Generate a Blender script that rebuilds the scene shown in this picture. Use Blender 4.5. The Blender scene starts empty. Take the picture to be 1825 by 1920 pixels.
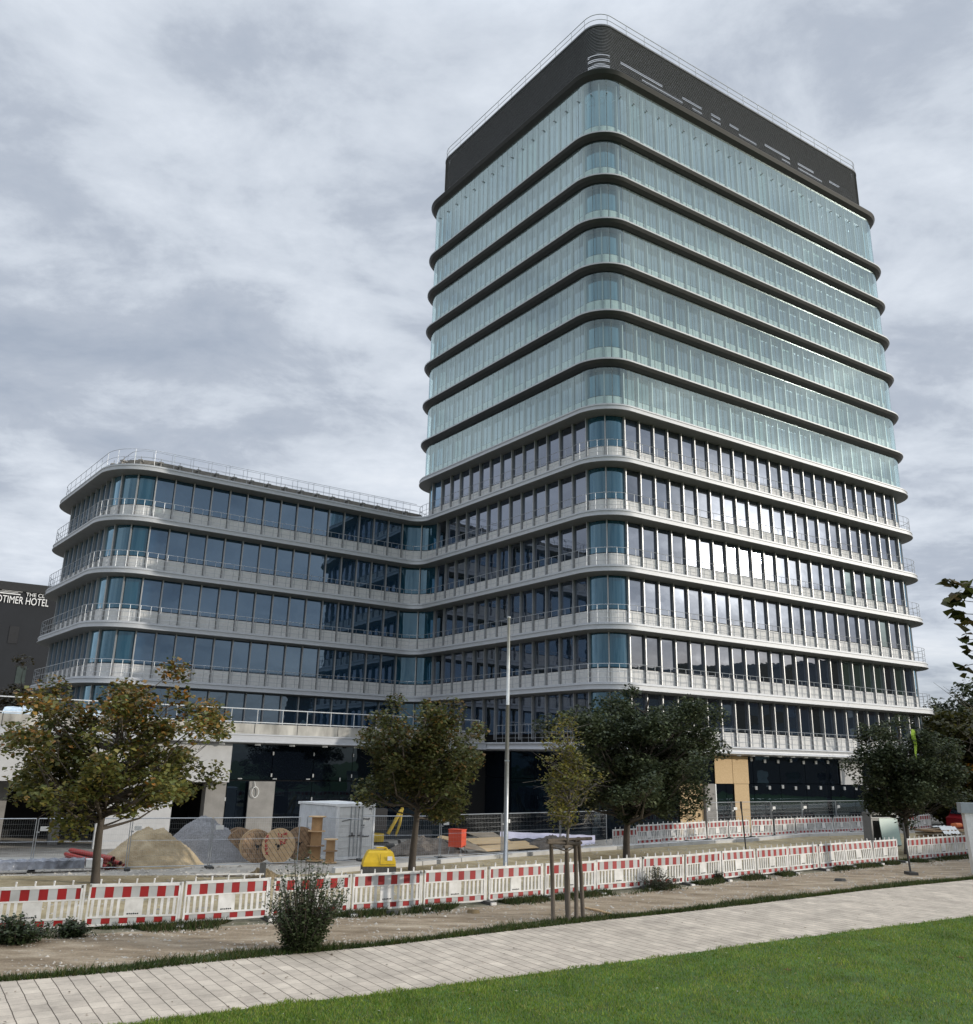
import bpy, math, random
import numpy as np
from mathutils import Vector, Matrix, noise as mnoise
random.seed(7); RNG=np.random.default_rng(7)
R=math.radians
scene=bpy.context.scene
# ---------------------------------------------------------------- camera
F_PX=1614.6532; PITCH=0.28208; ROLL=0.02218; CAMZ=4.0
cam_d=bpy.data.cameras.new('camera'); cam=bpy.data.objects.new('camera',cam_d); scene.collection.objects.link(cam)
cam_d.sensor_fit='VERTICAL'; cam_d.sensor_height=36.0; cam_d.sensor_width=36.0; cam_d.lens=36.0*F_PX/1920.0
cam_d.clip_start=0.1; cam_d.clip_end=3000
_X=Vector((1,0,0)); _U=Vector((0,-math.sin(PITCH),math.cos(PITCH))); _F=Vector((0,math.cos(PITCH),math.sin(PITCH)))
_c,_s=math.cos(ROLL),math.sin(ROLL)
_r=_X*_c+_U*_s; _u=-_X*_s+_U*_c
M=Matrix((( _r.x,_u.x,-_F.x,0),(_r.y,_u.y,-_F.y,0),(_r.z,_u.z,-_F.z,CAMZ),(0,0,0,1)))
cam.matrix_world=M; scene.camera=cam
def ray(x,y):
    a=(x-912.5)/F_PX; b=-(y-960)/F_PX
    return _F+_r*a+_u*b
def G(x,y,z=0.0):
    "point of the ground level z seen at a place of the photograph"
    d=ray(x,y); k=(z-CAMZ)/d.z
    return Vector((d.x*k,d.y*k,z))
def AT(x,y,Y):
    d=ray(x,y); k=Y/d.y
    return Vector((d.x*k,Y,CAMZ+d.z*k))
def proj(p):
    v=Vector(p)-Vector((0,0,CAMZ)); d=v.dot(_F)
    return 912.5+F_PX*v.dot(_r)/d, 960-F_PX*v.dot(_u)/d
# ---------------------------------------------------------------- world
SUN_DIR=Vector((0.9632,-0.1479,0.2243)).normalized()
world=bpy.data.worlds.new('World'); scene.world=world; world.use_nodes=True
nt=world.node_tree; nt.nodes.clear()
def N(t,**k):
    n=nt.nodes.new(t)
    for a,b in k.items(): setattr(n,a,b)
    return n
def L(a,b): nt.links.new(a,b)
def mathn(op,a=None,b=None,c=None):
    n=N('ShaderNodeMath',operation=op)
    for i,v in enumerate((a,b,c)):
        if v is None: continue
        if isinstance(v,(int,float)): n.inputs[i].default_value=v
        else: L(v,n.inputs[i])
    return n.outputs[0]
tc=N('ShaderNodeTexCoord'); sep=N('ShaderNodeSeparateXYZ'); L(tc.outputs['Generated'],sep.inputs[0])
zz=mathn('ADD',mathn('MAXIMUM',sep.outputs[2],0.0),0.16)
px=mathn('DIVIDE',sep.outputs[0],zz); py=mathn('DIVIDE',sep.outputs[1],zz)
cmb=N('ShaderNodeCombineXYZ'); L(px,cmb.inputs[0]); L(py,cmb.inputs[1])
def noise(vec,scale,detail,rough,dist=0.0,loc=(0,0,0),sc=(1,1,1)):
    m=N('ShaderNodeMapping'); m.inputs['Location'].default_value=loc; m.inputs['Scale'].default_value=sc; L(vec,m.inputs[0])
    n=N('ShaderNodeTexNoise'); n.inputs['Scale'].default_value=scale; n.inputs['Detail'].default_value=detail
    n.inputs['Roughness'].default_value=rough; n.inputs['Distortion'].default_value=dist; L(m.outputs[0],n.inputs['Vector'])
    return n.outputs['Fac']
n1=noise(cmb.outputs[0],1.05,9,0.58,0.25,(3.1,1.7,0),(1.0,1.15,1))
n2=noise(cmb.outputs[0],3.4,10,0.62,0.25,(8.3,4.1,2),(1.0,1.15,1))
mixv=mathn('ADD',mathn('MULTIPLY',n1,0.62),mathn('MULTIPLY',n2,0.38))
ramp=N('ShaderNodeValToRGB'); L(mixv,ramp.inputs[0])
cr=ramp.color_ramp; cr.elements[0].position=0.34; cr.elements[0].color=(0.39,0.45,0.55,1)
cr.elements[1].position=0.66; cr.elements[1].color=(0.89,0.93,0.99,1)
for p,c in ((0.43,(0.485,0.54,0.632,1)),(0.48,(0.62,0.678,0.765,1)),(0.55,(0.74,0.797,0.88,1))):
    e=cr.elements.new(p); e.color=c
# bright thin cloud round the sun
dotn=N('ShaderNodeVectorMath',operation='DOT_PRODUCT'); L(tc.outputs['Generated'],dotn.inputs[0]); dotn.inputs[1].default_value=SUN_DIR
glow=mathn('POWER',mathn('MAXIMUM',dotn.outputs['Value'],0.0),60.0)
glow2=mathn('POWER',mathn('MAXIMUM',dotn.outputs['Value'],0.0),7.0)
glow3=mathn('POWER',mathn('MAXIMUM',dotn.outputs['Value'],0.0),420.0)
gsum=mathn('ADD',mathn('ADD',mathn('MULTIPLY',glow,mathn('MULTIPLY',mathn('POWER',n2,4.0),8.0)),mathn('MULTIPLY',glow2,mathn('MULTIPLY',n1,0.12))),mathn('MULTIPLY',glow3,mathn('MULTIPLY',n2,6.0)))
cl=N('ShaderNodeMixRGB',blend_type='ADD'); cl.inputs[0].default_value=1.0; L(ramp.outputs[0],cl.inputs[1])
gc=N('ShaderNodeMixRGB',blend_type='MULTIPLY'); gc.inputs[0].default_value=1.0; gc.inputs[1].default_value=(1.0,0.96,0.86,1)
cg=N('ShaderNodeCombineXYZ'); [L(gsum,cg.inputs[i]) for i in range(3)]; L(cg.outputs[0],gc.inputs[2]); L(gc.outputs[0],cl.inputs[2])
sky=N('ShaderNodeTexSky',sky_type='NISHITA'); sky.sun_disc=False
sky.sun_elevation=math.asin(SUN_DIR.z); sky.sun_rotation=math.atan2(SUN_DIR.x,SUN_DIR.y); sky.air_density=1.0; sky.dust_density=2.0
skb=N('ShaderNodeBackground'); skb.inputs['Strength'].default_value=0.06; L(sky.outputs[0],skb.inputs['Color'])
zen=N('ShaderNodeMapRange',interpolation_type='SMOOTHSTEP'); L(sep.outputs[2],zen.inputs[0]); zen.inputs[1].default_value=0.70; zen.inputs[2].default_value=0.95; zen.inputs[3].default_value=1.0; zen.inputs[4].default_value=2.9  # cloud overhead, out of view, brightened to light the ground
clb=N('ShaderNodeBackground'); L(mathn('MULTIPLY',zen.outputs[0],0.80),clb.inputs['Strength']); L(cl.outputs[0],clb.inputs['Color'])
# holes near the horizon let more blue sky through
cov=mathn('MULTIPLY',mathn('SUBTRACT',1.0,mathn('MINIMUM',mathn('MULTIPLY',mathn('MAXIMUM',sep.outputs[2],0.0),6.0),1.0)),0.30)
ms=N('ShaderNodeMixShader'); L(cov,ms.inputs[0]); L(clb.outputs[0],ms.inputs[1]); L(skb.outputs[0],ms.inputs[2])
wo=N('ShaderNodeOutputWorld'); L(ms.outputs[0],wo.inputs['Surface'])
# ---------------------------------------------------------------- sun
sd=bpy.data.lights.new('sun','SUN'); sd.energy=2.4; sd.angle=R(0.6); sd.color=(1.0,0.93,0.82)
so=bpy.data.objects.new('sun',sd); scene.collection.objects.link(so)
so.rotation_euler=SUN_DIR.to_track_quat('Z','Y').to_euler(); so.location=(60,-10,60)
vs=scene.view_settings; vs.view_transform='Standard'; vs.look='None'; vs.gamma=1.0; vs.use_curve_mapping=False; vs.exposure=0.30
scene.cycles.max_bounces=7; scene.cycles.transparent_max_bounces=12; scene.cycles.caustics_reflective=False; scene.cycles.caustics_refractive=False
# ---------------------------------------------------------------- materials
MATS={}
def mat(name,c,r=0.6,m=0.0,ns=4.0,var=0.12,bump=0.0,bs=40.0,spec=0.5,c2=None,stretch=(1,1,1),att=False,trans=0.0,ng=0.6,rnd=False):
    if name in MATS: return MATS[name]
    ma=bpy.data.materials.new(name); ma.use_nodes=True; t=ma.node_tree; b=t.nodes['Principled BSDF']
    b.inputs['Roughness'].default_value=r; b.inputs['Metallic'].default_value=m; b.inputs['Specular IOR Level'].default_value=spec
    co=t.nodes.new('ShaderNodeTexCoord'); mp=t.nodes.new('ShaderNodeMapping'); mp.inputs['Scale'].default_value=stretch
    t.links.new(co.outputs['Object'],mp.inputs[0])
    if rnd:
        oi=t.nodes.new('ShaderNodeObjectInfo'); t.links.new(oi.outputs['Location'],mp.inputs['Location'])
    no=t.nodes.new('ShaderNodeTexNoise'); no.inputs['Scale'].default_value=ns; no.inputs['Detail'].default_value=8; no.inputs['Roughness'].default_value=ng
    t.links.new(mp.outputs[0],no.inputs['Vector'])
    rp=t.nodes.new('ShaderNodeValToRGB'); rp.color_ramp.elements[0].position=0.3; rp.color_ramp.elements[1].position=0.7
    lo=[x*(1-var) for x in c]; hi=[min(1,x*(1+var)) for x in c]
    if c2: lo,hi=c,c2
    rp.color_ramp.elements[0].color=(*lo,1); rp.color_ramp.elements[1].color=(*hi,1)
    t.links.new(no.outputs['Fac'],rp.inputs[0]); outc=rp.outputs[0]
    if att:
        at=t.nodes.new('ShaderNodeAttribute'); at.attribute_name='col'
        mu=t.nodes.new('ShaderNodeMixRGB'); mu.blend_type='MULTIPLY'; mu.inputs[0].default_value=1.0
        t.links.new(rp.outputs[0],mu.inputs[1]); t.links.new(at.outputs['Color'],mu.inputs[2]); outc=mu.outputs[0]
    t.links.new(outc,b.inputs['Base Color'])
    if trans>0:
        tr=t.nodes.new('ShaderNodeBsdfTranslucent'); t.links.new(outc,tr.inputs[0]); mx=t.nodes.new('ShaderNodeMixShader'); mx.inputs[0].default_value=trans
        t.links.new(b.outputs[0],mx.inputs[1]); t.links.new(tr.outputs[0],mx.inputs[2]); t.links.new(mx.outputs[0],t.nodes['Material Output'].inputs[0])
    if bump>0:
        n2=t.nodes.new('ShaderNodeTexNoise'); n2.inputs['Scale'].default_value=bs; n2.inputs['Detail'].default_value=6; t.links.new(co.outputs['Object'],n2.inputs['Vector'])
        bp=t.nodes.new('ShaderNodeBump'); bp.inputs['Strength'].default_value=bump; bp.inputs['Distance'].default_value=0.05
        t.links.new(n2.outputs['Fac'],bp.inputs['Height']); t.links.new(bp.outputs[0],b.inputs['Normal'])
    MATS[name]=ma; return ma
def glass_mat(name,tint,gl=(0.80,0.86,1.0),base=0.11,gain=0.62,wob=0.02):
    ma=bpy.data.materials.new(name); ma.use_nodes=True; t=ma.node_tree; t.nodes.clear()
    o=t.nodes.new('ShaderNodeOutputMaterial'); d=t.nodes.new('ShaderNodeBsdfPrincipled'); d.inputs['Base Color'].default_value=(*tint,1); d.inputs['Roughness'].default_value=0.5; d.inputs['Specular IOR Level'].default_value=0.0
    g=t.nodes.new('ShaderNodeBsdfGlossy'); g.inputs['Color'].default_value=(*gl,1); g.inputs['Roughness'].default_value=0.012
    lw=t.nodes.new('ShaderNodeLayerWeight'); lw.inputs['Blend'].default_value=0.5
    p=t.nodes.new('ShaderNodeMath'); p.operation='POWER'; p.inputs[1].default_value=1.3; t.links.new(lw.outputs['Facing'],p.inputs[0])
    a=t.nodes.new('ShaderNodeMath'); a.operation='MULTIPLY_ADD'; a.inputs[1].default_value=gain; a.inputs[2].default_value=base; a.use_clamp=True; t.links.new(p.outputs[0],a.inputs[0])
    mx=t.nodes.new('ShaderNodeMixShader'); t.links.new(a.outputs[0],mx.inputs[0]); t.links.new(d.outputs[0],mx.inputs[1]); t.links.new(g.outputs[0],mx.inputs[2]); t.links.new(mx.outputs[0],o.inputs[0])
    co=t.nodes.new('ShaderNodeTexCoord'); no=t.nodes.new('ShaderNodeTexNoise'); no.inputs['Scale'].default_value=0.9; no.inputs['Detail'].default_value=2; t.links.new(co.outputs['Object'],no.inputs['Vector'])
    bp=t.nodes.new('ShaderNodeBump'); bp.inputs['Strength'].default_value=wob*5; bp.inputs['Distance'].default_value=0.03; t.links.new(no.outputs['Fac'],bp.inputs['Height']); t.links.new(bp.outputs[0],g.inputs['Normal'])
    g2=t.nodes.new('ShaderNodeBsdfGlossy'); g2.inputs['Color'].default_value=(*gl,1); g2.inputs['Roughness'].default_value=0.13; gm_=t.nodes.new('ShaderNodeMixShader'); gm_.inputs[0].default_value=0.022; t.links.new(g.outputs[0],gm_.inputs[1]); t.links.new(g2.outputs[0],gm_.inputs[2]); t.links.new(gm_.outputs[0],mx.inputs[2])
    MATS[name]=ma; return ma
def screen_mat(name,lo=0.07,hi=0.22):
    ma=bpy.data.materials.new(name); ma.use_nodes=True; t=ma.node_tree; t.nodes.clear()
    o=t.nodes.new('ShaderNodeOutputMaterial'); tr=t.nodes.new('ShaderNodeBsdfTransparent'); tr.inputs[0].default_value=(0.84,0.97,0.96,1)
    d=t.nodes.new('ShaderNodeBsdfDiffuse'); d.inputs[0].default_value=(0.66,0.83,0.79,1)
    g=t.nodes.new('ShaderNodeBsdfGlossy'); g.inputs['Color'].default_value=(0.84,1.0,1.0,1); g.inputs['Roughness'].default_value=0.015
    tl=t.nodes.new('ShaderNodeBsdfTranslucent'); tl.inputs[0].default_value=(0.60,0.76,0.74,1)
    m0=t.nodes.new('ShaderNodeMixShader'); m0.inputs[0].default_value=0.4; t.links.new(d.outputs[0],m0.inputs[1]); t.links.new(tl.outputs[0],m0.inputs[2])
    co=t.nodes.new('ShaderNodeTexCoord'); mp=t.nodes.new('ShaderNodeMapping'); mp.inputs['Scale'].default_value=(6,6,0.35); t.links.new(co.outputs['Object'],mp.inputs[0])
    no=t.nodes.new('ShaderNodeTexNoise'); no.inputs['Scale'].default_value=1.3; no.inputs['Detail'].default_value=5; t.links.new(mp.outputs[0],no.inputs['Vector'])
    mr=t.nodes.new('ShaderNodeMapRange'); mr.inputs[1].default_value=0.3; mr.inputs[2].default_value=0.7; mr.inputs[3].default_value=lo; mr.inputs[4].default_value=hi; t.links.new(no.outputs['Fac'],mr.inputs[0])
    m1=t.nodes.new('ShaderNodeMixShader'); t.links.new(mr.outputs[0],m1.inputs[0]); t.links.new(tr.outputs[0],m1.inputs[1]); t.links.new(m0.outputs[0],m1.inputs[2])
    lw=t.nodes.new('ShaderNodeLayerWeight'); lw.inputs['Blend'].default_value=0.5
    p=t.nodes.new('ShaderNodeMath'); p.operation='POWER'; p.inputs[1].default_value=1.8; t.links.new(lw.outputs['Facing'],p.inputs[0])
    a=t.nodes.new('ShaderNodeMath'); a.operation='MULTIPLY_ADD'; a.inputs[1].default_value=0.80; a.inputs[2].default_value=0.11; a.use_clamp=True; t.links.new(p.outputs[0],a.inputs[0])
    m2=t.nodes.new('ShaderNodeMixShader'); t.links.new(a.outputs[0],m2.inputs[0]); t.links.new(m1.outputs[0],m2.inputs[1]); t.links.new(g.outputs[0],m2.inputs[2])
    t.links.new(m2.outputs[0],o.inputs[0]); MATS[name]=ma; return ma
GL=[glass_mat('window_glass_navy',(0.010,0.020,0.035)),glass_mat('window_glass_dark',(0.008,0.012,0.014),base=0.09),
    glass_mat('window_glass_green',(0.020,0.035,0.030),(0.78,0.92,0.92),base=0.12),glass_mat('window_glass_blue',(0.010,0.032,0.062),(0.58,0.78,1.0),base=0.15)]
GLC=glass_mat('curved_glass_teal',(0.008,0.05,0.085),(0.55,0.80,0.95),base=0.10,gain=0.8,wob=0.05)
SHOP=glass_mat('shopfront_glass',(0.004,0.006,0.010),(0.45,0.62,0.75),base=0.05,gain=0.5)
SKIN=screen_mat('screen_glass'); SKINC=screen_mat('screen_glass_clear',0.0,0.05)
m_gs0=mat('joint_grey',(0.10,0.12,0.12),0.6)
m_sp=mat('spandrel_panel',(0.63,0.625,0.615),0.7,0,6,0.10,0.15,90)
m_sl=mat('slab_metal',(0.46,0.475,0.50),0.5,0.1,3,0.08,0.05,60,stretch=(1,1,6))
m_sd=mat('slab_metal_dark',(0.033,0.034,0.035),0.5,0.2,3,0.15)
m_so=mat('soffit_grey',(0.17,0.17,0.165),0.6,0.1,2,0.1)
m_mu=mat('mullion_metal',(0.36,0.365,0.37),0.4,0.4,6,0.08)
m_md=mat('frame_dark',(0.03,0.03,0.032),0.45,0.3)
m_ra=mat('rail_metal',(0.42,0.44,0.46),0.35,0.6)
m_lv=mat('louvre_metal',(0.15,0.152,0.155),0.45,0.3,5,0.2)
m_co=mat('concrete',(0.25,0.24,0.225),0.85,0,1.5,0.18,0.3,30)
m_cs=mat('concrete_stained',(0.20,0.19,0.17),0.85,0,1.1,0.2,0.3,30,c2=(0.56,0.54,0.49),stretch=(1,1,0.35))
m_wl=mat('wall_render',(0.46,0.46,0.46),0.85,0,2,0.08,0.1,30)
m_dk=mat('dark_interior',(0.012,0.012,0.012),0.9,0)
m_wh=mat('white_plastic',(0.74,0.74,0.73),0.45,0,9,0.07)
m_wm=mat('white_paint',(0.68,0.68,0.66),0.5,0,6,0.08)
m_osb=mat('osb_board',(0.40,0.26,0.12),0.8,0,16,0.3,0.2,60,c2=(0.70,0.53,0.32),ng=.85)
m_gv=mat('galvanised_steel',(0.40,0.42,0.44),0.38,0.7,12,0.12)
# ---------------------------------------------------------------- mesh helpers
class MB:
    def __init__(s): s.v=[]; s.f=[]; s.m=[]; s.c=[]
    def add(s,vs,fs,m=0):
        o=len(s.v); s.v+=[tuple(v) for v in vs]; s.f+=[tuple(i+o for i in f) for f in fs]; s.m+=[m]*len(fs); return s
    def box(s,c,d,m=0,mx=None):
        x,y,z=d[0]/2,d[1]/2,d[2]/2
        vs=[Vector((i*x,j*y,k*z)) for k in (-1,1) for i,j in ((-1,-1),(1,-1),(1,1),(-1,1))]
        if mx is not None: vs=[mx@v for v in vs]
        vs=[v+Vector(c) for v in vs]
        return s.add(vs,[(3,2,1,0),(4,5,6,7),(0,1,5,4),(1,2,6,5),(2,3,7,6),(3,0,4,7)],m)
    def tube(s,pts,r,n=6,m=0,cap=True,closed=False):
        pts=[Vector(p) for p in pts]; rs=r if isinstance(r,(list,tuple)) else [r]*len(pts)
        vs=[];k=len(pts)
        for i,p in enumerate(pts):
            if closed: d=pts[(i+1)%k]-pts[i-1]
            else: d=pts[min(i+1,k-1)]-pts[max(i-1,0)]
            d.normalize(); a=Vector((0,0,1)) if abs(d.z)<0.9 else Vector((1,0,0))
            u=d.cross(a).normalized(); w=d.cross(u)
            for j in range(n):
                t=2*math.pi*j/n; vs.append(p+(u*math.cos(t)+w*math.sin(t))*rs[i])
        fs=[]
        for i in range(k if closed else k-1):
            for j in range(n):
                a=i*n+j;b=i*n+(j+1)%n;c=((i+1)%k)*n+(j+1)%n;d=((i+1)%k)*n+j; fs.append((a,b,c,d))
        if cap and not closed: fs+=[tuple(range(n)),tuple(reversed(range((k-1)*n,k*n)))]
        return s.add(vs,fs,m)
    def loft(s,rings,closed=True,m=0):
        n=len(rings[0]); vs=[p for r in rings for p in r]; fs=[]
        for i in range(len(rings)-1):
            for j in range(n if closed else n-1):
                fs.append((i*n+j,i*n+(j+1)%n,(i+1)*n+(j+1)%n,(i+1)*n+j))
        return s.add(vs,fs,m)
    def cyl(s,c,r,h,n=20,m=0,mx=None,r2=None):
        r2=r if r2 is None else r2
        vs=[Vector((q*math.cos(2*math.pi*j/n),q*math.sin(2*math.pi*j/n),z)) for z,q in ((-h/2,r),(h/2,r2)) for j in range(n)]
        if mx is not None: vs=[mx@v for v in vs]
        vs=[v+Vector(c) for v in vs]
        return s.add(vs,[(j,(j+1)%n,n+(j+1)%n,n+j) for j in range(n)]+[tuple(reversed(range(n))),tuple(range(n,2*n))],m)
    def build(s,name,mats,parent=None,smooth=False,off=None):
        if off is not None: s.v=[(a-off[0],b-off[1],c-off[2]) for a,b,c in s.v]
        me=bpy.data.meshes.new(name); me.from_pydata(s.v,[],s.f)
        ms=mats if isinstance(mats,(list,tuple)) else [mats]
        for q in ms: me.materials.append(q)
        if len(ms)>1: me.polygons.foreach_set('material_index',s.m)
        if smooth: me.polygons.foreach_set('use_smooth',[True]*len(s.f))
        me.update()
        o=bpy.data.objects.new(name,me); scene.collection.objects.link(o)
        if parent is not None: o.parent=parent
        return o
def tag(o,label=None,cat=None,group=None,kind=None):
    if label: o['label']=label
    if cat: o['category']=cat
    if group: o['group']=group
    if kind: o['kind']=kind
    return o
def thing(name,label,cat,loc=(0,0,0),rz=0.0,group=None):
    o=bpy.data.objects.new(name,None); scene.collection.objects.link(o); o.location=loc; o.rotation_euler=(0,0,rz); o.empty_display_size=0.2
    return tag(o,label,cat,group)
def copy_tree(o,parent=None):
    c=o.copy(); scene.collection.objects.link(c)
    if parent is not None: c.parent=parent
    for ch in list(CH.get(o.name,[])): copy_tree(ch,c)
    return c
CH={}
def reg_children():
    CH.clear()
    for o in scene.objects:
        if o.parent: CH.setdefault(o.parent.name,[]).append(o)
def place(proto,first,loc,rz,label,group=None,scale=None):
    o=proto if first else copy_tree(proto)
    o.location=loc; o.rotation_euler=(0,0,rz); o['label']=label
    if group: o['group']=group
    if scale: o.scale=scale
    return o
def raw_mesh(name,co,faces_n,mats,cols=None,parent=None):
    "fast mesh of separate n-gons: co (nf*n,3)"
    nf=len(co)//faces_n; me=bpy.data.meshes.new(name); me.vertices.add(len(co)); me.vertices.foreach_set('co',np.asarray(co,dtype=np.float32).ravel())
    me.loops.add(len(co)); me.loops.foreach_set('vertex_index',np.arange(len(co),dtype=np.int32))
    me.polygons.add(nf); me.polygons.foreach_set('loop_start',np.arange(0,len(co),faces_n,dtype=np.int32))
    try: me.polygons.foreach_set('loop_total',np.full(nf,faces_n,dtype=np.int32))
    except Exception: pass
    me.materials.append(mats)
    if cols is not None:
        a=me.color_attributes.new('col','FLOAT_COLOR','POINT'); c=np.ones((len(co),4),dtype=np.float32); c[:,:3]=np.repeat(cols,faces_n,axis=0); a.data.foreach_set('color',c.ravel())
    me.update(calc_edges=True); me.validate()
    o=bpy.data.objects.new(name,me); scene.collection.objects.link(o)
    if parent is not None: o.parent=parent
    return o
ORD=['first','second','third','fourth','fifth','sixth','seventh','eighth','ninth','tenth','eleventh','twelfth','thirteenth','fourteenth','fifteenth','sixteenth','seventeenth','eighteenth','nineteenth','twentieth','twenty-first','twenty-second','twenty-third','twenty-fourth']
# ---------------------------------------------------------------- ground
def fn(pts):
    xs=[p[0] for p in pts]; ys=[p[1] for p in pts]
    def f(x):
        x=np.asarray(x,dtype=float); y=np.interp(x,xs,ys)
        y=np.where(x<xs[0],ys[0]+(x-xs[0])*0.15,y); return np.where(x>xs[-1],ys[-1]+(x-xs[-1])*0.45,y)
    return f
yL=fn([(-40,-4),(-25,3.5),(-5.23,15.0),(-3.27,16.3),(-2.13,16.85),(-0.13,18.05),(2.45,19.7),(4.56,21.0),(6.44,22.3),(9.93,24.47),(14.35,27.13),(40,43)])
yP=fn([(-40,1.5),(-25,8.5),(-8.63,17.4),(-7.8,17.8),(-6.7,18.4),(-5.63,19.15),(-4.62,19.8),(-3.8,20.25),(-2.13,21.25),(-0.19,22.65),(0.84,23.4),(3.13,25.03),(5.84,26.8),(8.25,28.5),(13.43,32.3),(18.48,35.62),(40,50)])
yV=lambda x: yP(x)+0.55+0.25*np.sin(np.asarray(x)*0.9)
yB=fn([(-40,17),(-20,19.5),(-9.56,22.3),(-7.54,22.95),(-5.7,23.9),(-3.92,25.1),(-2.09,26.2),(-0.15,26.9),(1.63,28.4),(3.44,30.3),(4.91,31.3),(6.75,32.8),(8.64,34.2),(10.47,34.9),(12.4,36.4),(14.33,38.2),(16.34,40.1),(18.34,41.9),(20.35,43.4),(22.03,44),(24.04,45.4),(40,58)])
yK=fn([(-40,29),(-20,30.4),(-14.6,31.3),(-9.5,32.3),(-5.66,33.4),(-2.9,36.1),(1.46,40.6),(5.1,43.8),(7.76,46.0),(11.66,49.1),(15.3,51.8),(20,56.3),(25.4,59.2),(40,68)])
_bx=np.array([-9.56,-7.54,-5.7,-3.92,-2.09,-0.15,1.63,3.44,4.91,6.75,8.64,10.47,12.4,14.33,16.34,18.34,20.35,22.03,24.04]); _by=np.array([22.11,22.9,23.8,24.95,26.1,26.85,28.3,30.1,31.2,32.7,34.1,34.9,36.3,38.1,40.0,41.8,43.3,43.9,45.3])
_bp=np.polyfit(_bx,_by,3)
def yB(x):
    x=np.asarray(x,dtype=float); xc=np.clip(x,-14,26); y=np.polyval(_bp,xc); return y+np.where(x<-14,(x+14)*.35,0)+np.where(x>26,(x-26)*.75,0)
def smooth(t): t=np.clip(t,0,1); return t*t*(3-2*t)
def zsite(x,y):
    q=y-yK(x); z=-0.45*smooth(q/0.8)*(1-smooth((np.asarray(x)-4.5)/5)); w=1-smooth((np.asarray(x)-1)/8)
    return z-0.40*w*smooth((q-7)/8)
def gz(x,y):
    return float(zsite(x,y)) if y>yK(x) else 0.0
XS=np.concatenate([[-600,-250,-120,-70],np.arange(-40,45,0.5),[50,60,80,120,250,600]])
def sheet(name,rows,material,zf=None,jit=0.0):
    mb=MB(); vs=[]
    for r in rows:
        for x in XS:
            y=float(r(x)); z=0.0 if zf is None else float(zf(x,y)); vs.append((x,y,z))
    n=len(XS); fs=[(i*n+j,i*n+j+1,(i+1)*n+j+1,(i+1)*n+j) for i in range(len(rows)-1) for j in range(n-1)]
    mb.add(vs,fs); o=mb.build(name,material,smooth=True); return tag(o,kind='structure')
m_lawn=mat('lawn_soil',(0.04,0.065,0.014),0.9,0,1.3,0.3,0.6,60,c2=(0.075,0.16,0.028))
m_verge=mat('verge_soil',(0.05,0.07,0.022),0.9,0,3,0.3,0.6,40,c2=(0.10,0.10,0.045))
m_site=mat('site_gravel',(0.24,0.22,0.19),0.95,0,0.9,0.2,0.7,18,c2=(0.46,0.43,0.38))
m_sand=mat('sandy_soil',(0.24,0.185,0.09),0.95,0,1.3,0.2,0.8,20,c2=(0.52,0.44,0.29),ng=.75)
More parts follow.
